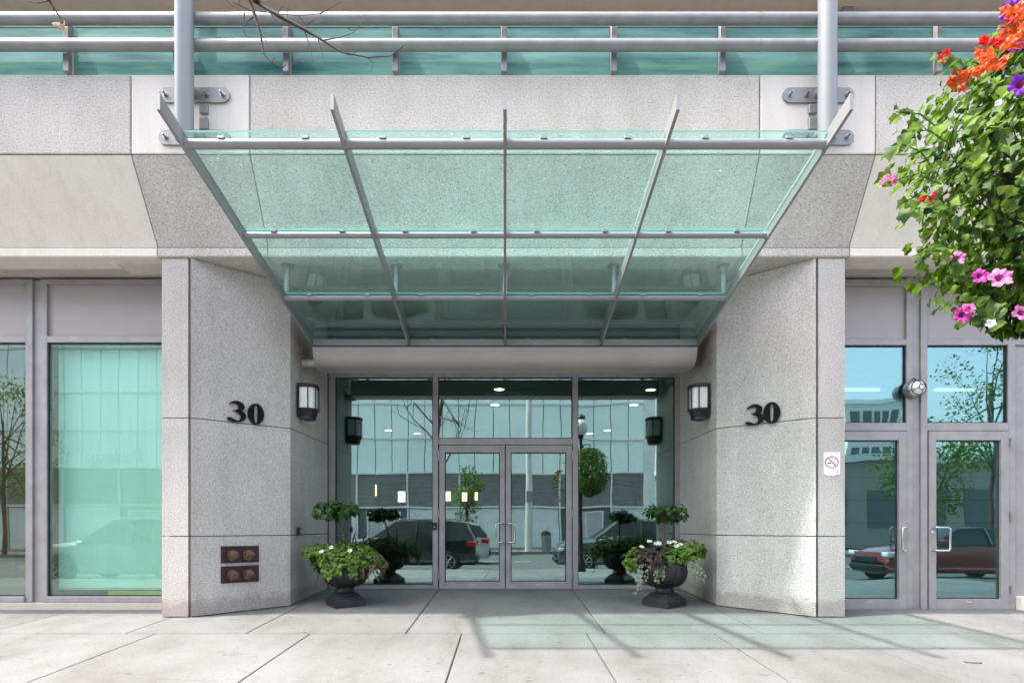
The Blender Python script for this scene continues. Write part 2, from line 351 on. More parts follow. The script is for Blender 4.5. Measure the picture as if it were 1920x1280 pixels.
# ------------------------------------------------------------------ THE BUILDING
DF, DP, DW, DS = 6.2, 6.7, 8.9, 7.25      # fascia, pier front, entrance glazing, side storefronts
ZT, ZB, ZC, ZL = 6.09, 5.245, 4.49, 4.385 # fascia top / bottom, chamfer bottom, drip edge bottom
B = thing('concrete_building', (0, 8, 0), 'pale precast concrete building front with splayed entrance piers and a wide fascia above', 'building')
MB().box(-16,16,DF+.25,DF+.6,ZB-.2,ZT-.03).build('beam_core', M['joint'], B)
J = [-14.5,-9.3,-3.957,-2.70,2.694,3.92,9.2,14.5]
up = ['agg_grey','agg_grey','panel_white','agg','panel_white','agg','agg']  # outer left fascia takes the greyer mix, its shade put into the colour
lo = ['smooth','smooth','agg','agg','agg','smooth','smooth']
for i in range(7):
    x0,x1 = J[i]+.006, J[i+1]-.006
    MB().bbox(x0,x1,DF,DF+.24,ZB+.012,ZT,.008).build('fascia_panel', M[up[i]], B)
    prof=[(DF+.01,ZB),(DP-.012,ZC+.006),(DP+.02,ZC+.006),(DP+.02,ZL+.15),(DF+.24,ZB)]
    MB().xprism(prof,x0,x1).build('sloping_panel', M[lo[i]], B)
    MB().xprism([(DP-.03,ZL+.012),(DP-.03,ZC-.008),(DP+.3,ZC-.008),(DP+.3,ZL+.004),(DP-.018,ZL)],x0,x1).build('drip_edge', M[lo[i] if lo[i]=='smooth' else 'agg'], B)
MB().box(-16,16,DF+.02,DF+.6,ZT+.0,ZT+.01).build('parapet_cap', M['frame'], B)
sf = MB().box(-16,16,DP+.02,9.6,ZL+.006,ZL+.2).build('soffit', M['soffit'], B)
hatch=MB()
hx0,hx1=-4.55,-4.02
for a in ((hx0,hx1,6.86,6.875),(hx0,hx1,7.125,7.14),(hx0,hx0+.015,6.875,7.125),(hx1-.015,hx1,6.875,7.125)): hatch.box(*a,ZL-.006,ZL+.004)
hatch.box(hx0+.018,hx1-.018,6.878,7.122,ZL-.003,ZL+.004)
hatch.build('access_hatch', M['panel_white'], sf)
# piers: a narrow front slip and an L-shaped panel (splay + return) per course
ZJ = [None, 1.21, 2.56, ZL-.004]
def pier(sgn, label):
    c = -.02
    root = MB().prism([(p[0]*sgn+c,p[1]) for p in ([(-3.86,6.8),(-3.5,6.78),(-2.78,7.5),(-2.76,9.2),(-3.86,9.2)][::1 if sgn>0 else -1])], lambda y: gz(y)-.05, ZL-.02).build('pier', M['joint'], B)
    root['label'] = label
    for k in range(3):
        z0 = (lambda y: gz(y)+.012) if k==0 else ZJ[k]+.005
        z1 = ZJ[k+1]-(.005 if k<2 else 0)
        A = [(-3.90,6.70),(-3.600,6.70),(-3.600,6.95),(-3.90,6.95)]
        Lp = [(-3.568,6.695),(-2.700,7.43),(-2.66,8.86),(-2.80,8.86),(-2.84,7.49),(-3.568,6.86)]
        Rr = [(-3.90,6.955),(-3.86,6.955),(-3.86,9.0),(-3.90,9.0)]
        for poly in (A,Lp,Rr):
            q=[(p[0]*sgn+c,p[1]) for p in poly]
            if sgn<0: q=q[::-1]
            MB().prism(q,z0,z1).build('concrete_panel', M['agg_grey' if sgn>0 else 'agg_grey'], root)
    return root
pier(1,'left splayed pier of speckled aggregate panels'); pier(-1,'right splayed pier of speckled aggregate panels')
# wall over the entrance, returns beside it, upper storey
MB().box(-2.9,2.9,DW+.02,DW+.3,3.745,ZL+.0).build('lintel', M['lintel'], B)
MB().box(-16,16,8.0,8.3,ZT-.4,8.30).build('upper_wall', M['upper'], B)
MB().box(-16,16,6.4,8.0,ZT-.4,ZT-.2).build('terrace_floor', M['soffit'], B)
MB().box(-16,16,7.55,8.3,8.30,9.2).build('upper_slab', M['upper2'], B)
MB().box(-16,16,7.9,14,9.2,24).build('tower_wall', M['smooth'], B)
for px in (395,560,1165,1285,1420,1700,1790): 
    q=P(px,15,7.99); MB().box(q.x-.012,q.x+.012,7.985,8.0,6.3,8.29).build('wall_joint', M['joint'], B)
q=P(1497,16,7.98); vb=MB()
vb.box(q.x-.12,q.x+.12,7.95,7.99,q.z-.07,q.z-.05);vb.box(q.x-.12,q.x+.12,7.95,7.99,q.z+.05,q.z+.07);vb.box(q.x-.12,q.x-.1,7.95,7.99,q.z-.05,q.z+.05);vb.box(q.x+.1,q.x+.12,7.95,7.99,q.z-.05,q.z+.05)
vt=vb.build('wall_vent', M['upper2'], B); MB().box(q.x-.1,q.x+.1,7.97,7.995,q.z-.05,q.z+.05).build('vent_opening', M['ink'], vt)
q=P(1583,10,7.98); MB().box(q.x-.07,q.x+.07,7.88,8.0,6.0,8.3).build('downpipe', M['rail'], B)
# rooms behind the glass
lb=MB(); lb.box(-6.5,6.5,DW+.12,17,.30,.365); lb.build('lobby_floor', M['lobbyfloor'], B)
MB().box(-6.5,6.5,DW+.31,17,3.62,3.74).build('lobby_ceiling', M['lobbyceil'], B)
MB().box(-6.5,6.5,16.9,17.1,.3,3.7).build('lobby_rear_wall', M['lobbywall'], B)
MB().box(-2.95,-2.70,DW+.15,12.2,.37,3.62).build('lobby_side_wall', M['lobbywall'], B)
MB().box(2.70,2.95,DW+.15,12.2,.37,3.62).build('lobby_side_wall', M['lobbywall'], B)
MB().box(-6.5,-6.3,12.2,16.9,.37,3.62).build('lobby_side_wall', M['lobbywall'], B)
MB().box(6.3,6.5,12.2,16.9,.37,3.62).build('lobby_side_wall', M['lobbywall'], B)
MB().box(-14,-3.96,DS+.3,12,.2,.29).build('shop_floor', M['lobbyfloor'], B)
MB().box(-14,-3.96,11.8,12,.29,4.3).build('shop_rear_wall', M['wood'], B)
MB().box(3.96,14,DS+.3,12,.2,.29).build('stair_floor', M['lobbyfloor'], B)
MB().box(-14,-3.96,DS+.12,12.2,4.30,4.36).build('shop_ceiling', M['lobbyceil'], B)
MB().box(-14.2,-14,DS+.12,12,.29,4.3).build('shop_side_wall', M['block'], B)
MB().box(3.96,14,DS+.12,9.3,4.28,4.36).build('stair_ceiling', M['lobbyceil'], B)
MB().box(14,14.2,DS+.12,9.5,.29,4.3).build('stair_side_wall', M['block'], B)
bw=MB()
for k in range(11): bw.box(3.96,14,9.3,9.5,.3+k*.36,.3+k*.36+.348)
bw.build('block_wall', M['block'], B)
MB().box(3.96,14,9.34,9.6,.29,4.36).build('block_backing', M['ink'], B)

# ------------------------------------------------------------------ glazing helpers (all in front-facing planes)
def fx(px,D): return (px-CX)*D/F
def fz(py,D): return H+(HY-py)*D/F
def bar(mb,px0,px1,py0,py1,D,d0=-.03,d1=.06,b=.004):
    x0,x1=fx(px0,D),fx(px1,D); z1,z0=fz(py0,D),fz(py1,D); mb.bbox(x0,x1,D+d0,D+d1,z0,z1,b)
def pane(px0,px1,py0,py1,D,m,parent,name='glass_pane',t=.012,off=.012,gasket=True):
    x0,x1=fx(px0,D),fx(px1,D); z1,z0=fz(py0,D),fz(py1,D)
    o=MB().box(x0,x1,D+off,D+off+t,z0,z1).build(name,m,parent)
    if gasket:
        g=MB(); w_=.012
        g.box(x0,x0+w_,D-.006,D+off-.001,z0,z1); g.box(x1-w_,x1,D-.006,D+off-.001,z0,z1); g.box(x0+w_,x1-w_,D-.006,D+off-.001,z1-w_,z1); g.box(x0+w_,x1-w_,D-.006,D+off-.001,z0,z0+w_)
        g.build('gasket',M['rubber'],o if parent.parent is None else parent)
    return o
def uhandle(pxa,pxs,py0,py1,D,parent):   # U-shaped pull: legs fixed at pxs, grip at pxa, standing off the leaf
    xa,xs=fx(pxa,D),fx(pxs,D); z1,z0=fz(py0,D),fz(py1,D); y0=D-.045; yo=D-.11
    sgx = 1 if xs>xa else -1
    MB().tube([(xs,y0,z1),(xs,yo+.01,z1),(xs-sgx*.02,yo,z1),(xa+sgx*.02,yo,z1),(xa,yo,z1-.02),(xa,yo,z0+.02),(xa+sgx*.02,yo,z0),(xs-sgx*.02,yo,z0),(xs,yo+.01,z0),(xs,y0,z0)],.0125,8).build('handle',M['chrome'],parent,smooth=True,angle=60)
def door(name_label,l,r,t,b,gl,gr,gt,gb,D,m,parent,hinge_px,hinges,handle):
    f=MB(); bar(f,l,gl,t,b,D,-.045,.04); bar(f,gr,r,t,b,D,-.045,.04); bar(f,gl,gr,t,gt,D,-.045,.04); bar(f,gl,gr,gb,b,D,-.045,.04)
    d=f.build('door',M['frame'],parent)
    if name_label: d['label']=name_label
    pane(gl,gr,gt,gb,D,m,d,off=-.004)
    for (a,c) in hinges:
        h=MB(); x=fx(hinge_px,D); h.tube([(x,D-.055,fz(a,D)),(x,D-.055,fz(c,D))],.013,8); h.build('hinge',M['hinge'],d)
    uhandle(*handle,D,d)
    s=MB(); cx=(gl+gr)/2; bar(s,cx-5,cx+5,gb+4,gb+5.6,D,-.048,-.0455,.0003); s.build('maker_plate',M['panel_white'],d)
    return d

# ---- entrance glazing
E = thing('entrance_glazing', (0,DW,gz(DW)), 'wide grey framed glass entrance with double doors deep under the canopy', 'storefront')
D=DW
for a,b_ in ((617,629),(1265,1279)):
    f=MB(); bar(f,a,b_,688,1103,D); f.build('jamb',M['frame'],E)
for a,b_ in ((812,822),(1073,1083)):
    f=MB(); bar(f,a,b_,688,1103,D,-.05,.07); f.build('mullion',M['frame'],E)
f=MB()
for a,b_ in ((629,812),(822,1073),(1083,1265)): bar(f,a,b_,696,708,D)
f.build('head_rail',M['frame'],E)
f=MB()
for a,b_ in ((629,812),(822,1073),(1083,1265)): bar(f,a,b_,688,696,D,.005,.07)
f.build('head_cover',M['gutter'],E)
f=MB(); bar(f,822,1073,822,834,D); f.build('transom',M['frame'],E)
f=MB(); bar(f,629,812,1096,1103,D); f.build('sill',M['frame'],E); f=MB(); bar(f,1083,1265,1096,1103,D); f.build('sill',M['frame'],E)
pane(629,812,708,1096,D,M['glass_entry'],E); pane(1083,1265,708,1096,D,M['glass_entry'],E); pane(822,1073,708,822,D,M['glass_entry'],E)
hg=((846,864),(956,971),(1068,1086))
door('left leaf of the entrance doors',824,946.6,835,1103.5,834.5,937,848.6,1089.5,D,M['glass_entry'],E,823,hg,(930,943,981,1016))
door('right leaf of the entrance doors',948.2,1071.5,835,1103.5,957.7,1061,848.6,1089.5,D,M['glass_entry'],E,1072.5,hg,(965,952,981,1016))
MB().bbox(fx(820,D),fx(1075,D),D-.1,D+.1,gz(D)-.0,gz(D)+.012,.003).build('threshold',M['hinge'],E)

# ---- left window wall
L = thing('window_wall', (-5.5,DS,gz(DS)), 'grey framed full height shop window with white blind, left of the left pier', 'storefront')
D=DS
for a,b_ in ((-420,-400),(-190,-178),(51,64),(79,91)):
    f=MB(); bar(f,a,b_,525,1128,D,-.03,.08); f.build('mullion',M['frame'],L)
f=MB(); bar(f,64,79,525,1128,D,.0,.05); f.build('mullion_cover',M['frame'],L)
for a,b_ in ((-178,51),(91,308)):
    f=MB(); bar(f,a,b_,525,533,D); f.build('head_rail',M['frame'],L)
    f=MB(); bar(f,a,b_,631,643,D); f.build('transom',M['frame'],L)
    f=MB(); bar(f,a,b_,1117,1128,D,-.05,.08); f.build('sill',M['frame'],L)
    f=MB(); bar(f,a,b_,533,631,D,.01,.03,.001); f.build('spandrel_panel',M['spandrel'],L)
    pane(a,b_,643,1117,D,M['glass_left' if a>0 else 'glass_shop'],L)
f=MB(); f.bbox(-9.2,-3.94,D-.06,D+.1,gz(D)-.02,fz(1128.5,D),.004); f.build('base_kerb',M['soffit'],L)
bl=thing('roller_blind',(fx(205,7.42),7.42,1),'white roller blind drawn down behind the big left window','blind')
x0,x1=fx(110,7.42),fx(330,7.42)
vv=[];ff=[]
for i in range(25):
    for j in range(2): vv.append((x0+(x1-x0)*i/24,7.42+.006*math.sin(i*1.1),(.55,3.56)[j]))
for i in range(24): ff.append((2*i,2*i+2,2*i+3,2*i+1))
MB().add(vv,ff).build('blind_fabric',M['blind'],bl)
MB().tube([(x0,7.44,3.60),(x1,7.44,3.60)],.04,10).build('roller_tube',M['panel_white'],bl)
MB().box(x0,x1,7.41,7.43,.52,.549).build('hem_bar',M['panel_white'],bl)
MB().box(fx(203,7.34),fx(306,7.34),7.34,7.35,fz(1116,7.34),fz(1107,7.34)).build('notice_strip',M['yellow'],L)

# ---- right door wall
R = thing('door_wall', (5.2,DS,gz(DS)), 'grey framed glazed wall with paired doors and transom windows, right of the right pier', 'storefront')
for a,b_ in ((1697,1709),(1724,1736),(1887,1900)):
    f=MB(); bar(f,a,b_,522,1141,D,-.03,.08); f.build('mullion',M['frame'],R)
f=MB(); bar(f,1709,1724,522,1141,D,.0,.05); f.build('mullion_cover',M['frame'],R)
for a,b_ in ((1560,1697),(1736,1887)):
    for (t_,bb,nm) in ((525,537,'head_rail'),(637,648,'transom'),(793,808,'transom')):
        f=MB(); bar(f,a,b_,t_,bb,D); f.build(nm,M['frame'],R)
    f=MB(); bar(f,a,b_,537,637,D,.01,.03,.001); f.build('spandrel_panel',M['spandrel'],R)
    pane(a,b_,648,793,D,M['glass_right'],R)
for (t_,bb,nm) in ((525,537,'head_rail'),(637,648,'transom')):
    f=MB(); bar(f,1900,2400,t_,bb,D); f.build(nm,M['frame'],R)
f=MB(); bar(f,1900,2400,537,637,D,.01,.03,.001); f.build('spandrel_panel',M['spandrel'],R)
f=MB(); bar(f,1900,2400,648,1117,D,.0,.04,.003); f.build('metal_panel',M['frame'],R)
door('left leaf of the side doors',1560,1696,809,1141,1572,1681,826,1122,D,M['glass_right'],R,1561,(),(1681,1690,988,1031))
door('right leaf of the side doors',1738,1887,809,1141,1751,1872,826,1122,D,M['glass_right'],R,1888.5,((822,838),(960,977),(1097,1113)),(1769,1744,988,1031))
for px in (1692,1747):
    q=P(px,998,D-.045); MB().lathe([(.018,0),(.018,.012),(.008,.014)],q,(0,-1,0),12).build('lock_cylinder',M['chrome'],R)
MB().bbox(3.9,9,D-.06,D+.1,gz(D)-.02,fz(1145,D),.005).build('threshold',M['soffit'],R)
f=MB(); bar(f,1902,2400,1117,1146,D,-.12,.1,.006); f.build('concrete_plinth',M['smooth'],R)

# ------------------------------------------------------------------ balcony railing and poles
RL = thing('balcony_railing',(0,6.2,ZT),'grey double pipe railing with teal glass panels along the fascia top','railing')
rx=[-1100,-900,-690,-485,-280,-77,128,333,538,742,945,1150,1353,1555,1757,1960,2165,2370,2570,2770]
for (py,nm) in ((36,'handrail'),(85,'handrail')):
    a=fz(py,6.08)
    MB().tube([(-11.5,6.08,a),(fx(1423,6.08)-.004,6.08,a)],.057,20).build(nm,M['rail'],RL,smooth=True)
    MB().tube([(fx(1423,6.08)+.004,6.08,a),(11.5,6.08,a)],.057,20).build(nm,M['rail'],RL,smooth=True)
    MB().tube([(fx(1423,6.08)-.02,6.08,a),(fx(1423,6.08)+.02,6.08,a)],.050,16).build('pipe_coupling',M['hinge'],RL)
X=[fx(p,6.2) for p in rx]
for x in X: MB().bbox(x-.03,x+.03,6.16,6.22,ZT+.012,6.62,.004).build('post',M['frame_l'],RL)
for a,b_ in zip(X,X[1:]):
    MB().box(a+.034,b_-.034,6.235,6.247,ZT+.015,fz(53,6.24)).build('glass_panel',M['railglass'],RL)
    MB().box(a+.032,b_-.032,6.225,6.255,fz(52.5,6.24),fz(49.5,6.24)).build('glass_cap',M['frame_l'],RL)
def pole(px,side,label):
    x=fx(px,6.0)
    T=thing('support_pole',(x,6.0,5.2),label,'pole','support poles bracketed to the fascia')
    MB().tube([(x,6.0,fz(265,6.0)),(x,6.0,fz(262,6.0)),(x,6.0,12)],[.08,.09,.09],28).build('pole_shaft',M['pole'],T,smooth=True)
    for py in (181,260):
        z=fz(py,DF); pxc=366 if side<0 else 1533; xc=fx(pxc,DF); hw,hh=.375,.078
        out=[]
        for k in range(13): a=-math.pi/2+math.pi*k/12; out.append((xc+hw-hh+hh*math.cos(a),DF-.002,z+hh*math.sin(a)))
        for k in range(13): a=math.pi/2+math.pi*k/12; out.append((xc-hw+hh+hh*math.cos(a),DF-.002,z+hh*math.sin(a)))
        pl=MB().extr(out,(0,-.022,0)).build('bracket_plate',M['rail'],T)
        for dx in (-.30,-.13,.13,.30):
            bo=MB(); c=(xc+dx,DF-.024,z); bo.lathe([(.030,0),(.030,.006)],c,(0,-1,0),14); bo.lathe([(.021,.006),(.021,.022)],c,(0,-1,0),6); bo.lathe([(.011,.022),(.011,.06)],c,(0,-1,0),8); bo.build('bolt',M['hinge'],pl)
        MB().tube([(xc+(.02 if side<0 else -.02),DF-.02,z),(x,6.03,z+.0)],.045,16).build('arm',M['rail'],T,smooth=True)
    xm=fx(384 if side<0 else 1522,DF)
    for (a,b_) in ((198,216),(224,246)):
        MB().bbox(xm-.045,xm+.045,DF-.035,DF-.002,fz(b_,DF),fz(a,DF),.006).build('spacer_block',M['rail'],T)
pole(345.5,-1,'pale grey round pole bolted to the fascia at the canopy left end')
pole(1551.5,1,'pale grey round pole bolted to the fascia at the canopy right end')

# ------------------------------------------------------------------ CANOPY
CW=2.56; SL=.1970
def rodz(y): return 4.370-(y-4.68)*SL
C = thing('glass_canopy',(0,6.2,3.7),'sloping green glass canopy on grey steel ribs over the entrance doors','canopy')
ribX=[-CW,-1.278,0.0,1.278,CW]
ribX=[x-.0 for x in ribX]
for x in ribX:
    y0,y1=4.33,8.02; zb=lambda y: rodz(y)-.040; hgt=.118
    MB().xprism([(y0,zb(y0)),(y0,zb(y0)+hgt),(y1,zb(y1)+hgt),(y1,zb(y1))],x-.013,x+.013).build('rib',M['frame_l'],C)
ROD=[(4.68,.038),(5.73,.029),(6.78,.030),(7.80,.04)]
for k,(y,r) in enumerate(ROD):
    for a,b_ in zip(ribX,ribX[1:]):
        mb=MB()
        if k<3: mb.tube([(a+.0135,y,rodz(y)),(b_-.0135,y,rodz(y))],r,14)
        else: mb.bbox(a+.0135,b_-.0135,y-.03,y+.03,rodz(y)-.045,rodz(y)+.045,.005)
        mb.build('purlin',M['frame_l'],C,smooth=k<3)
rows=[(4.625,5.722),(5.738,6.772),(6.788,7.83)]
for (ya,yb) in rows:
    for a,b_ in zip(ribX,ribX[1:]):
        q=lambda y,d: rodz(y)+.048+d
        x0,x1=a+.022,b_-.022; t=.014
        mb=MB(); mb.add([(x0,ya,q(ya,0)),(x1,ya,q(ya,0)),(x1,yb,q(yb,0)),(x0,yb,q(yb,0)),(x0,ya,q(ya,t)),(x1,ya,q(ya,t)),(x1,yb,q(yb,t)),(x0,yb,q(yb,t))],[(3,2,1,0),(4,5,6,7)],0)
        n0=len(mb.f); mb.add(mb.v[:8],[(0,1,5,4),(1,2,6,5),(2,3,7,6),(3,0,4,7)],1)
        pn=mb.build('glass_pane',[M['glass_canopy'],M['glass_edge']],C)
for k,(y,r) in enumerate(ROD):
    for a,b_ in zip(ribX,ribX[1:]):
        for u in (.24,.76):
            x=a+(b_-a)*u; MB().bbox(x-.028,x+.028,y-.04,y-.005,rodz(y)+r*.6,rodz(y)+.047,.004).build('clip',M['hinge'],C)
for x in ribX:
    h=MB(); h.tube([(x,6.90,ZL+.004),(x,6.88,rodz(6.88)+.07)],.033,12); h.lathe([(.075,0),(.075,.015)],(x,6.90,ZL-.012),(0,0,1),14); h.bbox(x-.03,x+.03,6.83,6.93,rodz(6.88)+.055,rodz(6.88)+.12,.004)
    h.build('hanger',M['frame_l'],C,smooth=True)
gp=[]
for k in range(11):
    a=math.pi*(1.0+.5*k/10); gp.append((7.93+.19*math.cos(a)*1.0,3.655+.20*math.sin(a)))
gp=[(7.74,3.685)]+gp+[(8.2,3.455),(8.2,3.685)]
gx=fx(588,7.78),fx(1305.5,7.78)
gt=MB().xprism(gp[::-1],gx[0],gx[1]).build('gutter',M['gutter'],C,smooth=True,angle=30)
for x in (-1.28,0.0,1.28):
    sm=MB(); sm.xprism([(7.93+(a-7.93)*1.02,3.67+(b_-3.67)*1.02) for a,b_ in gp[::-1]],x-.012,x+.012); sm.build('gutter_seam',M['gutter'],gt,smooth=True,angle=30)
op=MB(); op.tube([(gx[0],7.86,3.50),(gx[0]-.18,7.86,3.50)],.055,16); op.tube([(gx[0]-.075,7.86,3.50),(gx[0]-.10,7.86,3.50)],.062,16); op.build('outlet_pipe',M['gutter'],gt,smooth=True)

# ------------------------------------------------------------------ things on the piers
def face(sgn):    # splay face of a pier: origin, along (left to right in the view), outward normal
    a=Vector((-3.568*sgn-.02,6.695,0)); b=Vector((-2.700*sgn-.02,7.43,0))
    if sgn<0: a,b=b,a
    u=(b-a).normalized(); n=Vector((u.y,-u.x,0)); return a,u,n
def onface(px,py,fc):
    a,u,n=fc; d=Vector(((px-CX)/F,1,(HY-py)/F)); o=Vector((0,0,H)); t=(a-o).dot(n)/d.dot(n); return o+d*t
fl=face(1)
a,u,n=face(-1)
fr_=(a,u,n)
T3=[(465,490),(500,440),(560,390),(650,355),(740,365),(820,400),(870,450),(888,500),(875,560),(845,605),(810,628),(870,670),(915,740),(928,800),(910,860),(860,910),(790,950),(700,970),(600,970),(500,950),(440,915),(425,885),(450,860),(490,850),(540,860),(600,890),(660,920),(710,930),(760,900),(785,850),(790,800),(770,750),(720,700),(660,670),(600,660),(580,645),(640,630),(700,600),(730,560),(735,510),(710,470),(670,445),(610,435),(550,445),(500,475)]
def digits(fc,p3,p0,sc,label):
    u,n=fc[1],fc[2]; q3,q0=onface(*p3,fc),onface(*p0,fc); up=Vector((0,0,1))
    T=thing('house_number',(q3+q0)/2,label,'house number','black house numbers on the piers')
    pts=[q3+u*((x-676)/615*sc*1.05)-up*((y-662)/615*sc)+n*.012 for x,y in T3]
    MB().extr(pts[::-1],n*.025).build('digit',M['digit'],T)
    m=48; vs=[]
    for lay in (0.012,.037):
        for k in range(m):
            a=2*math.pi*k/m; vs.append(q0+u*(.375*sc*math.cos(a))+up*(.5*sc*math.sin(a))+n*lay)
        for k in range(m):
            a=2*math.pi*k/m; c,s_=math.cos(a),math.sin(a)
            ex=math.copysign(abs(c)**.55,c)*.085*sc; ez=math.copysign(abs(s_)**.75,s_)*.425*sc
            vs.append(q0+u*ex+up*ez+n*lay)
    fs=[]
    for k in range(m):
        k2=(k+1)%m
        fs+=[(2*m+k,2*m+k2,3*m+k2,3*m+k),(k,m+k,m+k2,k2),(k,k2,2*m+k2,2*m+k),(m+k,3*m+k,3*m+k2,m+k2)]
    MB().add(vs,fs).build('digit',M['digit'],T)
digits(fl,(442.5,771.5),(478.5,776.5),.252,'black numeral 30 on the left pier above the hose connections')
digits(fr_,(1415.5,777.5),(1448,774),.252,'black numeral 30 on the right pier beside the no smoking sign')
def fdc(py,label):
    fc=fl; u,n=fc[1],fc[2]; c=onface(450,py,fc); up=Vector((0,0,1)); hw=.215; hh=.100
    T=thing('hose_connection',c,label,'hose connection','bronze hose connection plates on the left pier')
    MB().extr([c+u*sx*hw+up*sz*hh+n*.001 for sx,sz in ((-1,-1),(-1,1),(1,1),(1,-1))][::-1],n*.014).build('plate',M['bronze'],T)
    for s_ in (-1,1):
        p=c+u*(s_*.09)+up*(-.008)+n*.014
        cp=MB().lathe([(.062,0),(.062,.012),(.046,.016),(.046,.055),(.054,.058),(.054,.085),(.047,.09)],p,n,20).build('cap',M['brass'],T,smooth=True)
        l=MB(); l.lathe([(.014,.09),(.014,.105)],p,n,8)
        for k in range(3):
            a=k*2.1; d=u*math.cos(a)+up*math.sin(a); l.tube([p+n*.07+d*.05,p+n*.07+d*.066],.009,6)
        l.build('lug',M['brass'],cp)
    ch=MB(); ch.tube([c+u*(.09+.05*math.cos(t))+up*(-.02-.05*math.sin(t))+n*.025 for t in [math.pi*k/8 for k in range(9)]],.003,5); ch.build('chain',M['hinge'],T)
    s=MB()
    for k in range(9): s.extr([c+u*(-.09+k*.02+a_)+up*(.068+b_)+n*.0155 for a_,b_ in ((0,0),(0,.018),(.011,.018),(.011,0))][::-1],n*.002)
    s.build('raised_lettering',M['bronze'],T)
fdc(1038.5,'upper dark bronze plate with two brass hose caps low on the left pier')
fdc(1075.5,'lower dark bronze plate with two brass hose caps, nearest the pavement')
# no smoking sign
D=DP-.002
SG=thing('no_smoking_sign',P(1559,870,D),'white no smoking sign with red ring on the right pier','sign')
out=[(1545,847.5),(1574,847.5),(1575,849),(1575,888),(1571,890),(1567,889.5),(1562,892.5),(1558,891),(1554,892.5),(1549,890),(1544.5,888),(1544.5,849)]
MB().extr([P(x,y,D) for x,y in out],(0,-.004,0)).build('sign_plate',M['white'],SG)
def flat(pts,m,name,d=.0045,th=.001): return MB().extr([P(x,y,D)+Vector((0,-d,0)) for x,y in pts],(0,-th,0)).build(name,m,SG)
rg=MB(); cx,cy=1559.3,866.3; m=36; vs=[]
for (k_,dd) in ((12.8,.0045),(10.9,.0045),(12.8,.0058),(10.9,.0058)):
    for k in range(m): a=2*math.pi*k/m; vs.append(P(cx+k_*math.cos(a),cy-k_*.87*math.sin(a),D)+Vector((0,-dd,0)))
fs=[]
for k in range(m):
    k2=(k+1)%m; fs+=[(2*m+k,2*m+k2,3*m+k2,3*m+k),(k,k2,2*m+k2,2*m+k),(m+k,3*m+k,3*m+k2,m+k2)]
rg.add(vs,fs).build('ring',M['red'],SG)
flat([(1551,858.4),(1552.4,857.2),(1568,873),(1566.6,874.4)],M['red'],'slash',.0052)
flat([(1551.5,867),(1557.5,867),(1557.5,869.2),(1551.5,869.2)],M['ink'],'cigarette')
flat([(1563.5,867),(1567,867),(1567,868.6),(1563.5,868.6)],M['greyink'],'cigarette_tip')
flat([(1559,859.3),(1562,860.6),(1566.5,865),(1565.6,865.6),(1561.5,861.8),(1558.6,860.3)],M['greyink'],'smoke')
for (x0,x1,y) in ((1545.5,1572.5,850.4),(1546,1571.5,853.3),(1546.5,1572.5,880),(1556,1566,884.5)):
    x=x0; wd=MB()
    while x<x1:
        ww=random.uniform(1.2,3.2); wd.extr([P(a_,b_,D)+Vector((0,-.0045,0)) for a_,b_ in ((x,y),(min(x+ww,x1),y),(min(x+ww,x1),y+.8),(x,y+.8))],(0,-.0008,0)); x+=ww+.7
    wd.build('small_print',M['greyink'],SG)
flat([(1568.2,883.6),(1569.6,882.8),(1571.2,884),(1571,885),(1568.4,885)],M['ink'],'emblem')
# sconces on the returns
def sconce(sgn,label):
    x=-2.692 if sgn>0 else 2.65; y=7.74; z0=2.725; nx=Vector((1*sgn,0,0))
    T=thing('wall_lamp',(x,y,z0),label,'wall lamp','black wall lamps on the pier returns')
    u=Vector((0,-1,0)) if sgn>0 else Vector((0,1,0))
    c=Vector((x,y,0))+nx*.10
    def half(prof,z,mm,name,par): 
        mb=MB(); mb.lathe([(r,h) for r,h in prof],Vector((c.x,c.y,z)),(0,0,1),20,0,math.pi,u); 
        # straight flanks back to the wall
        return mb
    bp=MB(); bp.bbox(min(x,x+nx.x*.02),max(x,x+nx.x*.02),y-.14,y+.14,z0+.02,z0+.455,.004); bp.build('back_plate',M['black'],T)
    def D_shape(r,za,zb,rb=None):
        rb=rb or r; lo_=[];hi_=[]
        for k in range(17):
            a=-math.pi/2+math.pi*k/16; lo_.append(Vector((x+nx.x*(.09+rb*math.cos(a)),y+rb*math.sin(a),za))); hi_.append(Vector((x+nx.x*(.09+r*math.cos(a)),y+r*math.sin(a),zb)))
        lo_+= [Vector((x+nx.x*.02,y+rb,za)),Vector((x+nx.x*.02,y-rb,za))]; hi_+=[Vector((x+nx.x*.02,y+r,zb)),Vector((x+nx.x*.02,y-r,zb))]
        n_=len(lo_); fs=[list(range(n_))[::-1 if sgn>0 else 1],[n_+i for i in range(n_)][::1 if sgn>0 else -1]]+[((i,(i+1)%n_,n_+(i+1)%n_,n_+i) if sgn>0 else ((i+1)%n_,i,n_+i,n_+(i+1)%n_)) for i in range(n_)]
        return lo_+hi_,fs
    mb=MB(); mb.add(*D_shape(.117,z0+.14,z0+.41)); mb.build('diffuser',M['opal'],T,smooth=True)
    mb=MB(); mb.add(*D_shape(.150,z0+.415,z0+.436)); mb.add(*D_shape(.134,z0+.438,z0+.455)); mb.build('top_cap',M['black'],T)
    mb=MB(); mb.add(*D_shape(.142,z0+.108,z0+.136)); mb.add(*D_shape(.13,z0+.03,z0+.105,.108)); mb.add(*D_shape(.104,z0,z0+.03,.11)); mb.build('base_cup',M['black'],T)
    for a in (-1.25,-.45,.35,1.15):
        q=Vector((x+nx.x*(.09+.137*math.cos(a)),y+.137*math.sin(a),0)); MB().tube([q+Vector((0,0,z0+.12)),q+Vector((0,0,z0+.42))],.0085,6).build('cage_bar',M['black'],T)
        MB().sphere(q+Vector((0,0,z0+.12)),.015,8,6).build('bar_knob',M['black'],T)
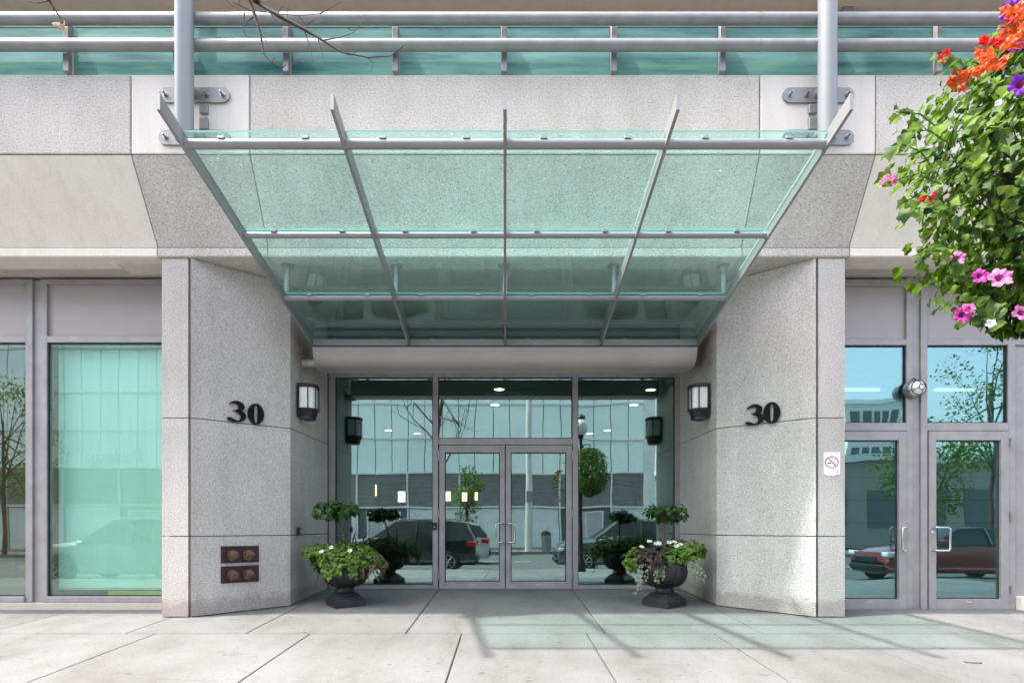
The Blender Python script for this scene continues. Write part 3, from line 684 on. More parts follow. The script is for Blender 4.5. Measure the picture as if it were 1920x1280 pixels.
sconce(1,'black wall lamp with white diffuser on the left pier near the gutter pipe'); sconce(-1,'black wall lamp with white diffuser on the right pier beside the doors')
q=P(815,986,DW-.055); cr=thing('card_reader',q,'small black card reader on the frame left of the entrance doors','card reader')
MB().bbox(q.x-.034,q.x+.034,DW-.075,DW-.052,q.z-.055,q.z+.055,.004).build('reader_body',M['black'],cr)
MB().bbox(q.x-.012,q.x+.012,DW-.079,DW-.0755,q.z-.03,q.z+.0,.001).build('reader_button',M['hinge'],cr)
q=Vector((-2.685,7.62,H+(HY-995)*7.62/F)); it=thing('door_opener_switch',q,'small black box on the left pier return behind the urn','switch')
MB().bbox(q.x,q.x+.03,7.58,7.66,q.z-.05,q.z+.05,.004).build('switch_box',M['black'],it); MB().bbox(q.x+.0305,q.x+.035,7.60,7.64,q.z-.03,q.z+.03,.001).build('switch_plate',M['chrome'],it)
# bulkhead lamp on the mullion
q=P(1709,731,DS-.03); bk_=thing('bulkhead_lamp',q,'round caged bulkhead lamp with pale globe on the mullion between side windows','wall lamp')
MB().lathe([(.108,0),(.112,.015),(.108,.06),(.094,.08)],q,(0,-1,0),28).build('lamp_base',M['hinge'],bk_,smooth=True)
MB().lathe([(.088,.08),(.088,.10),(.079,.135),(.058,.162),(.028,.176),(.004,.18)],q,(0,-1,0),28).build('globe',M['opal'],bk_,smooth=True)
cg=MB()
for a in [math.pi*k/2+.3 for k in range(4)]:
    d=Vector((math.cos(a),0,math.sin(a))); prof=[(.104,.07),(.096,.105),(.086,.14),(.062,.172),(.035,.186)]
    cg.tube([q+d*r+Vector((0,-h,0)) for r,h in prof],.0038,6)
for (r,h) in ((.090,.13),(.035,.186)):
    cg.tube([q+Vector((r*math.cos(t),-h,r*math.sin(t))) for t in [2*math.pi*k/24 for k in range(25)]],.005,6)
cg.build('cage',M['black'],bk_)
MB().tube([q+Vector((0.025*math.cos(t),-.04,.108+.025*math.sin(t))) for t in [math.pi*k/6 for k in range(7)]],.007,6).build('clasp',M['black'],bk_)

# ------------------------------------------------------------------ lobby lights, seen through the glass
def clight(px,py,label):
    zc=3.615; Dd=(zc-H)*F/(HY-py); q=Vector((fx(px,Dd),Dd,zc))
    T=thing('ceiling_light',q,label,'ceiling light','recessed lights in the lobby ceiling')
    MB().lathe([(.11,.004),(.11,-.012),(.08,-.010),(.08,.004)],q,(0,0,1),20,cap=False).build('trim_ring',M['white'],T)
    MB().lathe([(.078,-.006),(.078,.002)],q,(0,0,1),20).build('lens',M['glow'],T)
for px,py,lab in ((936,729,'recessed warm ceiling light over the doors, nearest the glass in the middle'),(928,758,'recessed warm ceiling light over the doors, second row middle'),
    (637,731,'recessed ceiling light in the top left corner of the left entrance pane'),(669,759,'recessed ceiling light above the left pane, second row'),
    (1220,730,'recessed ceiling light in the top right of the right entrance pane'),(1188,758,'recessed ceiling light above the right pane, second row'),
    (728,806,'small far ceiling light low in the left pane'),(782,812,'far ceiling light beside the left mullion'),(1139,806,'far ceiling light low in the right pane'),(1106,812,'far ceiling light just right of the right mullion')):
    clight(px,py,lab)
vq=Vector((fx(958,10.1),10.15,3.60)); vt=thing('ceiling_grille',vq,'long slotted air grille in the lobby ceiling above the doors','grille')
mb=MB(); mb.box(vq.x-.45,vq.x+.45,10.0,10.02,3.57,3.618); mb.box(vq.x-.45,vq.x+.45,10.28,10.30,3.57,3.618); mb.box(vq.x-.45,vq.x-.43,10.02,10.28,3.57,3.618); mb.box(vq.x+.43,vq.x+.45,10.02,10.28,3.57,3.618); mb.build('grille_frame',M['lobbyceil'],vt)
for k in range(7):
    MB().box(vq.x-.43,vq.x+.43,10.04+k*.034,10.052+k*.034,3.58,3.61).build('slat',M['frame'],vt)
def lsc(px,py,Dd,w_,h_,lab):
    q=P(px,py,Dd); T=thing('lobby_sconce',q,lab,'wall lamp','lit shades in the lobby')
    MB().lathe([(w_,-h_),(w_,h_)],q,(0,0,1),16).build('shade',M['sconce'],T,smooth=True)
    mb=MB(); mb.lathe([(w_+.006,h_),(w_+.006,h_+.012)],q,(0,0,1),16); mb.lathe([(w_+.006,-h_-.012),(w_+.006,-h_)],q,(0,0,1),16); mb.box(q.x-.015,q.x+.015,q.y+w_,q.y+w_+.10,q.z-.05,q.z+.05); mb.build('lamp_fitting',M['black'],T)
for px,py,Dd,w_,h_,lab in ((697,919,12.6,.10,.12,'warm lit shade at the left of the left entrance pane'),(753,931,14.6,.09,.13,'warm lit shade in the middle of the left entrance pane'),(840,930,16.5,.07,.13,'warm lit shade at the left of the left door leaf'),(871,931,16.5,.07,.12,'warm lit shade in the middle of the left door leaf'),(893,930,16.5,.04,.11,'thin warm lit shade at the right of the left door leaf'),(1218,915,12.4,.09,.13,'warm lit shade on the dark wall in the right entrance pane')):
    lsc(px,py,Dd,w_,h_,lab)
q=P(1250,766,9.6); dc=thing('dome_camera',q,'dark dome security camera inside the right entrance pane','camera')
MB().lathe([(.07,0),(.07,-.03),(.055,-.06),(.03,-.085),(.004,-.092)],(2.55,9.6,3.61),(0,0,1),18).build('dome',M['black'],dc,smooth=True)
for px,lab in ((1612,'fluorescent tube seen through the transom window left of the bulkhead lamp'),(1790,'fluorescent tube seen through the transom window right of the bulkhead lamp')):
    q=P(px,731,8.4); T=thing('tube_light',q,lab,'tube light','tube lights behind the side doors')
    MB().tube([q+Vector((-.28,0,0)),q+Vector((.28,0,0))],.018,10).build('tube',M['tube'],T); MB().box(q.x-.3,q.x+.3,q.y-.03,q.y+.03,q.z+.02,q.z+.07).build('fitting',M['white'],T)

# ------------------------------------------------------------------ plants
def lobed(size, lobes=5, fold=.18, seed=0):      # palmate leaf, flat in xy, stem at origin, tip +y
    r=random.Random(seed); n=lobes*4; pts=[]
    for k in range(n+1):
        a=-2.45+4.9*k/n
        rad=.5*(1+.15*math.cos(a*lobes*2*math.pi/4.9*1.0))*(1+.10*math.cos(a))*r.uniform(.94,1.06)
        x=rad*math.sin(a); y=.42+rad*math.cos(a); pts.append((x*size,y*size,(fold*abs(x)*size-.22*size*(y-.3)**2)))
    vs=[(0,.40*size,.03*size),(0,.05*size,0)]+pts; fs=[]
    for k in range(n): fs.append((0,2+k+1,2+k))
    fs.append((0,1,2+n)); fs.append((0,2,1))
    return vs,fs
def diamond(size, wd=.32, fold=.12, bend=.12):
    return [(0,0,0),(-wd*size,.42*size,fold*size),(0,size,-bend*size),(wd*size,.42*size,fold*size),(0,.45*size,.02*size)],[(0,4,1),(1,4,2),(2,4,3),(3,4,0)]
def orient(p, normal, tip, sc=1.0):
    nz=Vector(normal).normalized(); t=Vector(tip); t=(t-nz*t.dot(nz)); t=t.normalized() if t.length>1e-4 else nz.orthogonal().normalized()
    x=t.cross(nz); m=Matrix((x*sc,t*sc,nz*sc)).transposed().to_4x4(); m.translation=p; return m
def rv(r=random): return Vector((r.gauss(0,1),r.gauss(0,1),r.gauss(0,1))).normalized()
def scatter(mb, pts, shape, size=(.8,1.2), mi=0):
    vs,fs=shape
    for p,nrm,tip in pts:
        m=orient(p,nrm,tip,random.uniform(*size)); mb.add([m@Vector(v) for v in vs],fs,mi)
# ---- hanging flower basket on its lamp post (close to the camera, right)
BC=Vector((2.23,2.38,2.74))
LP=thing('street_lamp',(2.04,2.02,gz(2.02)),'black lamp post with round globe just beyond the right edge, carrying the basket','street lamp')
MB().lathe([(.13,0),(.13,.25),(.09,.32),(.06,.5),(.05,1.2),(.045,3.55),(.075,3.6),(.09,3.68)],(2.04,2.02,gz(2.02)),(0,0,1),18).build('lamp_post',M['black'],LP,smooth=True)
MB().sphere((2.04,2.02,3.98),(.21,.21,.24),20,12).build('globe',M['opal'],LP,smooth=True)
MB().lathe([(.10,0),(.14,.05),(.12,.10),(.02,.16)],(2.04,2.02,4.19),(0,0,1),16).build('finial',M['black'],LP,smooth=True)
MB().tube([(2.04,2.03,3.38),(2.12,2.2,3.49),(2.23,2.38,3.46)],.018,8).build('basket_arm',M['black'],LP)
HB=thing('hanging_basket',BC,'overflowing hanging flower basket with red, pink and purple blooms at the right edge','flower basket')
MB().lathe([(.06,-.26),(.16,-.20),(.21,-.02),(.22,.03),(.20,.03),(.14,.0)],BC+Vector((0,0,.0)),(0,0,1),24).build('basket_shell',M['moss'],HB)
for k in range(3):
    a=2.1*k+.4; MB().tube([BC+Vector((.21*math.cos(a),.21*math.sin(a),.03)),BC+Vector((0,0,.75))],.004,5).build('chain',M['black'],HB)
shapes=[lobed(.046,(5,5,3,5,4)[k],(.22,.4,.3,.6,.15)[k],k) for k in range(5)]
lm=[]
for k,sh in enumerate(shapes):
    me=bpy.data.meshes.new('leaf'); me.from_pydata(sh[0],[],sh[1]); me.materials.append(M['leaf']); lm.append(me)
def rad_at(z):
    t=(z-(BC.z+.02))/.64
    return (.45 if t>-.2 else .45-.10*(-.2-t)/.8)*math.sqrt(max(.03,1-t*t))
r=random.Random(12)
def bpt(shell):
    z=BC.z+.02+r.uniform(-.64,.62); a=r.uniform(0,2*math.pi); f_=1-r.gauss(.06,.13) if shell else r.uniform(.35,.85)
    lump=1+.13*math.sin(a*3+z*6)+.12*math.sin(a*7-z*11)
    rr=rad_at(z)*f_*lump
    p=Vector((BC.x+rr*math.cos(a),BC.y+rr*math.sin(a),z)); out=Vector((math.cos(a),math.sin(a),.25+.5*(z-BC.z)))
    return p,(out+rv(r)*.75+Vector((0,0,.35))),(out*.5+Vector((0,0,-.8))+rv(r)*.6)
allp=[bpt(True) for _ in range(3300)]+[bpt(False) for _ in range(1500)]
# trailing sprays that break the outline
sprays=[((1770,250),(1680,210)),((1780,270),(1700,250)),((1760,330),(1690,270)),((1765,345),(1670,340)),((1770,380),(1690,380)),((1790,400),(1700,398)),((1790,470),(1725,480)),((1800,500),(1760,470)),((1820,520),(1795,490)),((1840,560),(1800,590)),((1880,570),(1860,605)),((1830,160),(1765,110)),((1850,130),(1790,130)),((1850,560),(1840,600)),((1790,300),(1720,370))]
stm=MB()
for (a,b_) in sprays:
    Da=2.02+r.uniform(-.15,.15); pa,pb=P(*a,Da),P(*b_,Da-.05); mid=(pa+pb)/2+Vector((0,0,.03)); path=[pa,mid,pb]
    MB().tube(path,[.003,.0025,.0015],5).build('stem',M['leaf_lt'],HB)
    for t in (.15,.3,.42,.54,.66,.78,.9,1.0):
        p=pa*(1-t)+pb*t+Vector((0,0,.03*math.sin(t*3.1)))+rv(r)*.012
        allp.append((p,Vector((-.3,-.7,.6))+rv(r)*.6,(pb-pa).normalized()+rv(r)*.5+Vector((0,0,-.3))))
for _ in range(60):
    p,n_,t_=bpt(False); q,_,_=bpt(True); stm.tube([p,(p+q)/2+Vector((0,0,.04)),q],[.003,.0025,.0018],4)
tag(stm.build('inner_stem',M['leaf_lt'],HB),kind='stuff')
vis=[q for q in allp if q[0].x/q[0].y*F+CX<1935 and (q[0]-BC).dot(Vector((-.6,-.8,0)))>0.02]
vis.sort(key=lambda q:(q[0]-BC).dot(Vector((-.65,-.75,0))),reverse=True)
vset=set(id(q) for q in vis[:300])
for q in vis[:300]:
    o=bpy.data.objects.new('leaf',r.choice(lm)); COL.objects.link(o); o.parent=HB; m=orient(q[0]-BC,q[1],q[2],r.uniform(.45,1.25)); o.matrix_local=m
fo=MB()
for q in allp:
    if id(q) in vset: continue
    sh=r.choice(shapes); m=orient(q[0],q[1],q[2],r.uniform(.45,1.2)); fo.add([m@Vector(v) for v in sh[0]],sh[1])
tag(fo.build('foliage',M['leaf'],HB),kind='stuff')
def petunia(p,nrm,size,m,par):
    n=35; vs=[(0,0,-.40*size)]; fs=[]; mi=[]
    for (rad,h,ruf) in ((.09,-.22,0),(.22,-.04,.04),(.38,.02,.10),(.5,.0,.16)):
        for k in range(n):
            a=2*math.pi*k/n; rr=rad*size*(1+ruf*.8*math.cos(5*a)+ruf*.25*math.sin(9*a+1)); vs.append((rr*math.cos(a),rr*math.sin(a),h*size+ruf*size*(.45*math.cos(10*a+.5)+.35*math.sin(3*a))))
    for k in range(n):
        k2=(k+1)%n; fs.append((0,1+k,1+k2)); mi.append(1)
        for j in range(3):
            fs.append((1+j*n+k,1+(j+1)*n+k,1+(j+1)*n+k2,1+j*n+k2)); mi.append(1 if j==0 else 0)
    mt=orient(p,nrm,Vector((0,0,1))+rv(r)*.5)
    mb=MB(); mb.add([mt@Vector(v) for v in vs],fs); mb.m=mi
    return mb.build('flower',[m,M['throat'] if m not in (M['fl_whitef'],M['fl_lilac']) else M['throat_pale']],par,smooth=True,angle=80)
def cluster(p,size,m,par,cnt=8):
    mb=MB()
    for _ in range(cnt):
        c=p+rv(r)*size*.42; nr=rv(r)+Vector((-.4,-1,.4))
        for k in range(5):
            mt=orient(c,nr+rv(r)*.25,Vector((math.cos(k*1.256),0,math.sin(k*1.256)))); mb.add([mt@Vector(v) for v in diamond(size*.27,.48,.2,.3)[0]],diamond(1)[1])
    return mb.build('flower',m,par)
Dv=1.83
for px,py,s_,k,tp in ((1897,18,.07,'purple','p'),(1893,38,.075,'orange','c'),(1908,62,.08,'orange','c'),(1915,32,.06,'red','c'),(1858,88,.075,'red','c'),(1878,100,.08,'orange','c'),(1843,112,.075,'orange','c'),(1905,88,.05,'purple','p'),(1803,148,.07,'orange','c'),(1822,140,.06,'orange','c'),(1772,104,.035,'red','c'),(1914,158,.075,'purple','p'),(1873,193,.026,'lilac','p'),
    (1666,338,.05,'pink','c'),(1742,377,.055,'red','c'),(1702,402,.045,'red','c'),(1795,484,.06,'pink','p'),(1838,517,.06,'magenta','p'),(1876,520,.08,'pink','p'),(1805,590,.07,'magenta','p'),(1815,578,.05,'pink','p'),(1858,606,.035,'lilac','p'),(1916,586,.06,'pink','p')):
    off=.18 if px<1760 else (.0 if px>1830 else .08)
    p=P(px,py,Dv+off*.9-(.16 if px>1860 else 0)); sc=Dv/2.2*1.15
    if tp=='p': petunia(p,Vector((-.45,-1,.15))+rv(r)*.35,s_*sc*.80,M['fl_'+k],HB)
    else: cluster(p,s_*sc,M['fl_'+k],HB)

# ---- urns and their plants
def urn(c,rz,label):
    z=gz(c[1]); T=thing('urn',(c[0],c[1],z),label,'planter','dark urns flanking the doors',rz)
    pd=MB()
    def sq(h0,a,h1,b_): pd.hexa([(-a,-a,h0),(a,-a,h0),(a,a,h0),(-a,a,h0),(-b_,-b_,h1),(b_,-b_,h1),(b_,b_,h1),(-b_,b_,h1)])
    sq(0,.195,.075,.195); sq(.075,.195,.105,.172); sq(.105,.168,.165,.115)
    pd.build('pedestal',M['urn'],T,local=True)
    n=40; prof=[(.115,.165),(.135,.175),(.115,.20),(.11,.225),(.16,.25),(.225,.29),(.268,.35),(.285,.42),(.28,.50),(.275,.53),(.30,.555),(.315,.575),(.315,.60),(.29,.605),(.27,.585),(.27,.56),(.001,.56)]
    MB().lathe(prof,(0,0,0),(0,0,1),n).build('bowl',M['urn'],T,local=True,smooth=True)
    rb=MB()
    for k in range(16):
        a=2*math.pi*k/16; d=Vector((math.cos(a),math.sin(a),0)); rb.tube([d*.165+Vector((0,0,.25)),d*.228+Vector((0,0,.29)),d*.271+Vector((0,0,.35)),d*.288+Vector((0,0,.42)),d*.283+Vector((0,0,.50))],.010,6)
    rb.build('fluting',M['urn'],T,local=True,smooth=True)
    MB().lathe([(.265,.565),(.2,.58),(.001,.59)],(0,0,0),(0,0,1),20).build('soil',M['soil'],T,local=True)
    return T
def dome(c,rx,ry,rz_,n,rr,up=.5,lo_=-.3):
    out=[]
    while len(out)<n:
        v=rv(rr)
        if v.z<lo_: continue
        f_=1-abs(rr.gauss(0,.16)); p=Vector(c)+Vector((v.x*rx,v.y*ry,v.z*rz_))*f_
        out.append((p,v+Vector((0,-.2,up))+rv(rr)*.55,v*Vector((1,1,.3))+Vector((0,0,-.35))+rv(rr)*.6))
    return out
UL=(-2.04,7.50); UR=(2.025,7.48)
urn(UL,math.radians(33),'dark urn on a square foot standing left of the entrance doors'); urn(UR,math.radians(40),'dark urn on a square foot standing right of the entrance doors')
ivy=lobed(.062,3,.2,5)
def topiary(c,stem_pts,crown,label,rr):
    T=thing('standard_shrub',(c[0],c[1],gz(c[1])+.59),label,'shrub','leafy standards rising from the urns')
    s=MB(); s.tube(stem_pts,[.018]+[.013]*(len(stem_pts)-2)+[.009],8)
    top=Vector(stem_pts[-1])
    for k in range(9):
        d=rv(rr); e=Vector(crown[0])+Vector((d.x*crown[1]*.7,d.y*crown[2]*.7,d.z*crown[3]*.6)); s.tube([top,(top+e)/2+Vector((0,0,-.015)),e],[.008,.006,.003],5)
    s.build('trunk',M['stem'],T)
    f=MB()
    pts=[]
    for k in range(16):
        d=rv(rr); cc=Vector(crown[0])+Vector((d.x*crown[1]*.68,d.y*crown[2]*.68,d.z*crown[3]*.62)); pts+=dome(cc,.10,.10,.06,16,rr,.7,-.6)
    scatter(f,pts,lobed(.075,3,.2,9),(.7,1.15)); tag(f.build('crown',M['leaf_dk'],T),kind='stuff')
rr=random.Random(3)
zb=gz(UL[1])+.58
topiary(UL,[(UL[0]+.02,UL[1],zb),(UL[0]+.0,UL[1],zb+.16),(UL[0]-.04,UL[1],zb+.40),(UL[0]-.10,UL[1],zb+.54)],((UL[0]-.12,UL[1],zb+.63),.27,.25,.12),'small flat topped leafy standard growing from the left urn',rr)
zr=gz(UR[1])+.58
topiary(UR,[(UR[0]-.01,UR[1],zr),(UR[0]-.01,UR[1],zr+.2),(UR[0]+.0,UR[1],zr+.47)],((UR[0]+.03,UR[1],zr+.62),.25,.25,.18),'small round headed leafy standard growing from the right urn',rr)
# left: lime ivy mound with brown trailing leaves at its right
T=thing('ivy_mound',(UL[0],UL[1],zb),'lime green ivy spilling over the left urn','ivy')
f=MB(); z=zb
pts=dome((UL[0],UL[1],z+.03),.43,.34,.19,600,rr,.7,-.35)+dome((UL[0]-.32,UL[1]-.03,z+.10),.22,.2,.10,130,rr,.7,-.4)+dome((UL[0]+.27,UL[1]-.05,z-.02),.22,.2,.13,130,rr,.7,-.5)
for k in range(15):
    a=rr.uniform(math.pi*.95,2.05*math.pi); d=Vector((math.cos(a),math.sin(a),0)); L_=rr.uniform(.06,.20)
    for j in range(7):
        p=Vector((UL[0],UL[1],z))+d*(.33+.02*j/7)+Vector((0,0,-.02-L_*j/7)); pts.append((p+rv(rr)*.02,d+Vector((0,0,.3))+rv(rr)*.4,Vector((0,0,-1))+rv(rr)*.4))
scatter(f,pts,ivy,(.7,1.2)); tag(f.build('foliage',M['leaf_lt'],T),kind='stuff')
for dx,dz in ((-.10,.17),(-.22,.12),(.13,.13)): petunia(Vector((UL[0]+dx,UL[1]-.28,z+dz)),Vector((-.2,-.8,.8)),.06,M['fl_whitef'],T)
T=thing('bronze_trailing_plant',(UL[0]+.3,UL[1],zb),'brownish feathery plant hanging over the right rim of the left urn','plant')
f=MB(); pts=dome((UL[0]+.36,UL[1]-.14,z-.06),.17,.14,.17,110,rr,.3,-.9); scatter(f,pts,diamond(.12,.13),(.7,1.2)); tag(f.build('foliage',leafmat('bronze_leaf',(.07,.06,.035),(.17,.15,.08),.3),T),kind='stuff')
def spikes(c,n,ln,m,label,rr,sx=.25):
    T=thing('spiky_grass',c,label,'grass')
    for k in range(n):
        a=rr.uniform(0,6.28); d=Vector((math.cos(a)*sx,math.sin(a)*sx,1)); b0=Vector(c)+Vector((rr.uniform(-.16,.16),rr.uniform(-.1,.1),0)); l_=ln*rr.uniform(.7,1.1); side=Vector((-math.sin(a),math.cos(a),0))*.011
        e=b0+d*l_*.6; t=b0+Vector((d.x*1.9,d.y*1.9,.92))*l_
        MB().add([b0-side,b0+side,e+side*.9,e-side*.9,t],[(0,1,2,3),(3,2,4)]).build('blade',m,T)
spikes((UL[0],UL[1]+.05,zb),12,.42,M['leaf_pu'],'dark spiky grass rising behind the ivy in the left urn',rr,.45)
spikes((UR[0]+.05,UR[1]+.05,zr),10,.32,M['leaf_pu'],'dark spiky grass rising behind the flowers in the right urn',rr,.5)
# right: purple sweet potato, lime and variegated trailers, white flowers
T=thing('ivy_mound',(UR[0],UR[1],zr),'mixed green ivy spreading over the rim of the right urn','ivy')
f=MB(); pts=dome((UR[0]+.26,UR[1]-.05,zr+.11),.26,.22,.15,210,rr,.6,-.5)+dome((UR[0]-.35,UR[1]-.06,zr+.0),.18,.16,.16,110,rr,.6,-.8)+dome((UR[0]+.02,UR[1]-.2,zr+.03),.2,.12,.11,110,rr,.6,-.5)+dome((UR[0],UR[1]+.12,zr+.06),.34,.18,.1,150,rr,.7,-.2)
scatter(f,pts,ivy,(.75,1.25)); tag(f.build('foliage',M['leaf_lt'],T),kind='stuff')
T=thing('sweet_potato_vine',(UR[0]-.17,UR[1],zr),'dark purple leaved vine over the front left rim of the right urn','plant')
f=MB(); pts=dome((UR[0]-.16,UR[1]-.22,zr+.05),.20,.12,.13,95,rr,.4,-.8); scatter(f,pts,diamond(.11,.36),(.8,1.2)); tag(f.build('foliage',M['leaf_pu'],T),kind='stuff')
T=thing('silver_trailing_plant',(UR[0],UR[1]-.3,zr),'silvery variegated trailer hanging down the right urn','plant')
f=MB(); pts=[]
for (ox,L_) in ((-.30,.30),(-.33,.38),(-.24,.22),(-.12,.22),(-.08,.20),(-.15,.17),(.24,.12),(.30,.22),(.36,.24),(.33,.14)):
    for j in range(20):
        t=j/19; p=Vector((UR[0]+ox*(1+.25*t),UR[1]-.30+.16*abs(ox),zr-.02-L_*t))+rv(rr)*.025; pts.append((p,Vector((0,-1,.3))+rv(rr)*.7,Vector((0,0,-1))+rv(rr)*.8))
scatter(f,pts,diamond(.038,.38),(.7,1.3)); tag(f.build('foliage',M['leaf_va'],T),kind='stuff')
T=thing('white_flowers',(UR[0]+.1,UR[1],zr),'white blooms in a row on top of the right urn','flowers')
for px,py in ((1255,1016),(1265,1015),(1268,1022),(1275,1020),(1281,1022),(1284,1030),(1289,1027),(1218,1014),(1230,1018),(1203,1024),(1236,1018)):
    q=P(px,py,UR[1]-.20); petunia(q,Vector((0,-.8,.9))+rv(rr)*.3,.062,M['fl_whitef'],T)

# ---- street tree whose twigs hang into the top of the view
TR=thing('street_tree',(-2.06,.35,gz(.35)),'nearly bare street tree whose thin twigs hang across the top left','tree')
tk=[(-2.06,.35,gz(.35)-.05),(-2.06,.36,.5),(-2.055,.36,1.5),(-2.06,.38,2.6),(-2.07,.45,3.6),(-1.9,.7,4.6),(-1.7,1.0,5.6)]
MB().tube(tk,[.12,.085,.075,.07,.06,.05,.03],14).build('trunk',M['bark'],TR,smooth=True)
def PT(px,py,d=3.0): return P(px,py,d)
def tw(pts,r0,r1,name='branch'):
    n=len(pts); MB().tube(pts,[r1+(r0-r1)*(1-i/(n-1))**2.4 for i in range(n)],7).build(name,M['twig'],TR)
tw([(-2.07,.45,3.6),(-1.9,1.6,4.35),PT(430,-70,2.8),PT(458,-20),PT(478,30),PT(488,62),PT(494,100),PT(510,118),PT(530,127)],.034,.0028)
tw([(-1.95,.65,4.4),(-1.7,1.7,4.75),PT(470,-60,2.7),PT(478,0),PT(520,28),PT(570,55),PT(605,76),PT(640,98),PT(690,108),PT(733,105),PT(757,86)],.034,.0025)
tw([(-2.0,.6,4.2),(-2.5,1.8,4.7),PT(60,-40,2.9),PT(95,5),PT(115,38),PT(126,48)],.025,.003)
for pts in ([(440,5),(470,20),(520,26),(560,30),(600,26),(637,6)],[(452,-10),(444,14),(450,28)],[(478,30),(462,42),(456,60),(462,70)],[(458,24),(456,50),(460,66),(470,72)],[(520,28),(528,12),(545,20)],[(570,55),(582,90),(586,118)],[(595,68),(604,100),(608,120)],[(605,76),(640,70),(662,62),(682,40),(683,26)],[(560,30),(575,48),(590,37)],[(600,26),(615,18),(640,4)],[(690,108),(700,120),(695,136)],[(640,98),(655,104),(672,96)],[(488,62),(500,80),(498,60)],[(425,0),(436,12),(450,18)],[(510,118),(515,108)],[(530,127),(536,122)],[(90,2),(70,6),(50,2)],[(100,14),(102,30)],[(540,40),(538,22),(541,2)],[(505,22),(520,42),(527,45)],[(650,52),(660,58),(680,50)]):
    d=3.0+random.uniform(-.06,.06); tw([PT(x,y,d) for x,y in pts],.0034,.0013,'twig')
cl=lobed(.045,3,.9,2)
for px,py in ((119,46),(111,42)):
    m=orient(PT(px,py),Vector((-.4,-.6,.5))+rv()*.5,(0.3,0,-1)); MB().add([m@Vector(v) for v in cl[0]],cl[1]).build('dry_leaf',M['dead'],TR)
def limb(p,d,ln,r_,lev):
    pts=[p]; q=p
    for k in range(3): d=(d+rv()*.22+Vector((0,0,.06))).normalized(); q=q+d*ln/3; pts.append(q)
    tw(pts,r_,r_*.55,'branch' if lev<2 else 'twig')
    if lev<3:
        for k in range(3): limb(pts[random.choice((1,2,3))],(d+rv()*.75).normalized(),ln*.62,r_*.5,lev+1)
for k in range(4): limb(Vector(tk[3+k%3])+Vector((0,0,.2)),Vector((math.cos(k*1.7+1.5)*.8,-abs(math.sin(k*1.7))*.5,.8)),1.7,.032,1)

q=Vector((3.85,4.83,gz(4.83)+.004)); ft=thing('fallen_twig',q,'tiny hooked dark twig lying on the pavement at lower right','twig')
MB().tube([q+Vector((-.05,.03,0)),q+Vector((-.055,-.005,.002)),q+Vector((-.03,-.03,.004)),q+Vector((.03,-.035,.003)),q+Vector((.06,-.015,0))],.0045,6).build('twig_stem',M['bark'],ft)
# ------------------------------------------------------------------ THE OTHER SIDE OF THE STREET (seen in the glass)
M['op_panel']=pmat('pale_aqua_facade_panel',(.74,.82,.81),.35,.1,.08,.4)
M['op_frame']=pmat('white_facade_frame',(.66,.67,.66),.5)
M['op_louvre']=pmat('grey_facade_louvre',(.45,.43,.43),.5,.1)
M['op_dark']=pmat('dark_facade_backing',(.10,.12,.12),.6)
YO=-18.2
O=thing('office_building',(-8,YO,0),'pale aqua panelled building with grey louvres across the street, reflected in the doors','building')
x0,x1=8.6-1.04*41,8.6
MB().box(x0,x1,YO-8,YO-.12,-.03,14.5).build('wall',M['op_dark'],O)
nx=41
for rz_,(za,zb_) in enumerate(((4.62,6.62),(6.72,8.75),(8.85,11.2),(11.3,13.4))):
    for k in range(nx): MB().box(x0+k*1.04+.025,x0+(k+1)*1.04-.025,YO-.12,YO-.05,za,zb_).build('facade_panel',M['op_panel'],O)
for z in (2.45,4.55,6.65,8.78,11.22,13.4): MB().box(x0,x1,YO-.12,YO+.03,z-.04,z+.06).build('facade_rail',M['op_frame'],O)
lv=MB()
for k in range(26):
    z=2.55+k*.076; lv.hexa([(x0,YO-.1,z),(x1,YO-.1,z),(x1,YO-.02,z-.03),(x0,YO-.02,z-.03),(x0,YO-.1,z+.018),(x1,YO-.1,z+.018),(x1,YO-.02,z-.012),(x0,YO-.02,z-.012)])
tag(lv.build('louvre',M['op_louvre'],O),kind='stuff')
for k in range(0,nx+1,3): MB().box(x0+k*1.04-.05,x0+k*1.04+.05,YO-.10,YO+.01,-.03,4.55).build('facade_post',M['op_frame'],O)
for k in range(0,nx,3):
    if k%4!=0: MB().box(x0+k*1.04+.1,x0+(k+3)*1.04-.1,YO-.11,YO-.07,0,2.38).build('ground_panel',M['op_frame'],O)
    else:
        dd=MB()
        for a,b_,c_,d_ in ((.55,.65,0,2.2),(1.55,1.65,0,2.2),(2.55,2.65,0,2.2),(.65,1.55,2.1,2.2),(1.65,2.55,2.1,2.2)): dd.box(x0+k*1.04+a,x0+k*1.04+b_,YO-.11,YO-.02,c_,d_)
        dr=dd.build('door_frame',M['op_frame'],O)
        for a in (.66,1.66): MB().box(x0+k*1.04+a,x0+k*1.04+a+.88,YO-.10,YO-.06,.02,2.09).build('door_leaf',M['op_louvre'],dr)
MB().box(x1-.1,x1+.6,YO-8,YO+.08,-.03,14.6).build('corner_column',M['op_frame'],O)
MB().box(x0,x1+.6,YO-8,YO+.1,14.5,14.9).build('roof',M['op_frame'],O)
cu=bpy.data.curves.new('sign_lettering','FONT'); cu.body='Parking'; cu.size=1.05; cu.extrude=.03; cu.align_x='CENTER'
tx=bpy.data.objects.new('sign_lettering_curve',cu); COL.objects.link(tx); dg=bpy.context.evaluated_depsgraph_get()
me=bpy.data.meshes.new_from_object(tx.evaluated_get(dg)); bpy.data.objects.remove(tx)
me.materials.clear(); me.materials.append(M['white'])
to=bpy.data.objects.new('parking_sign',me); COL.objects.link(to); to.location=(-21.8,YO+.05,4.9); to.rotation_euler=(math.pi/2,0,math.pi)
tag(to,'white lettering Parking across the street, mirrored in the big left window','sign')
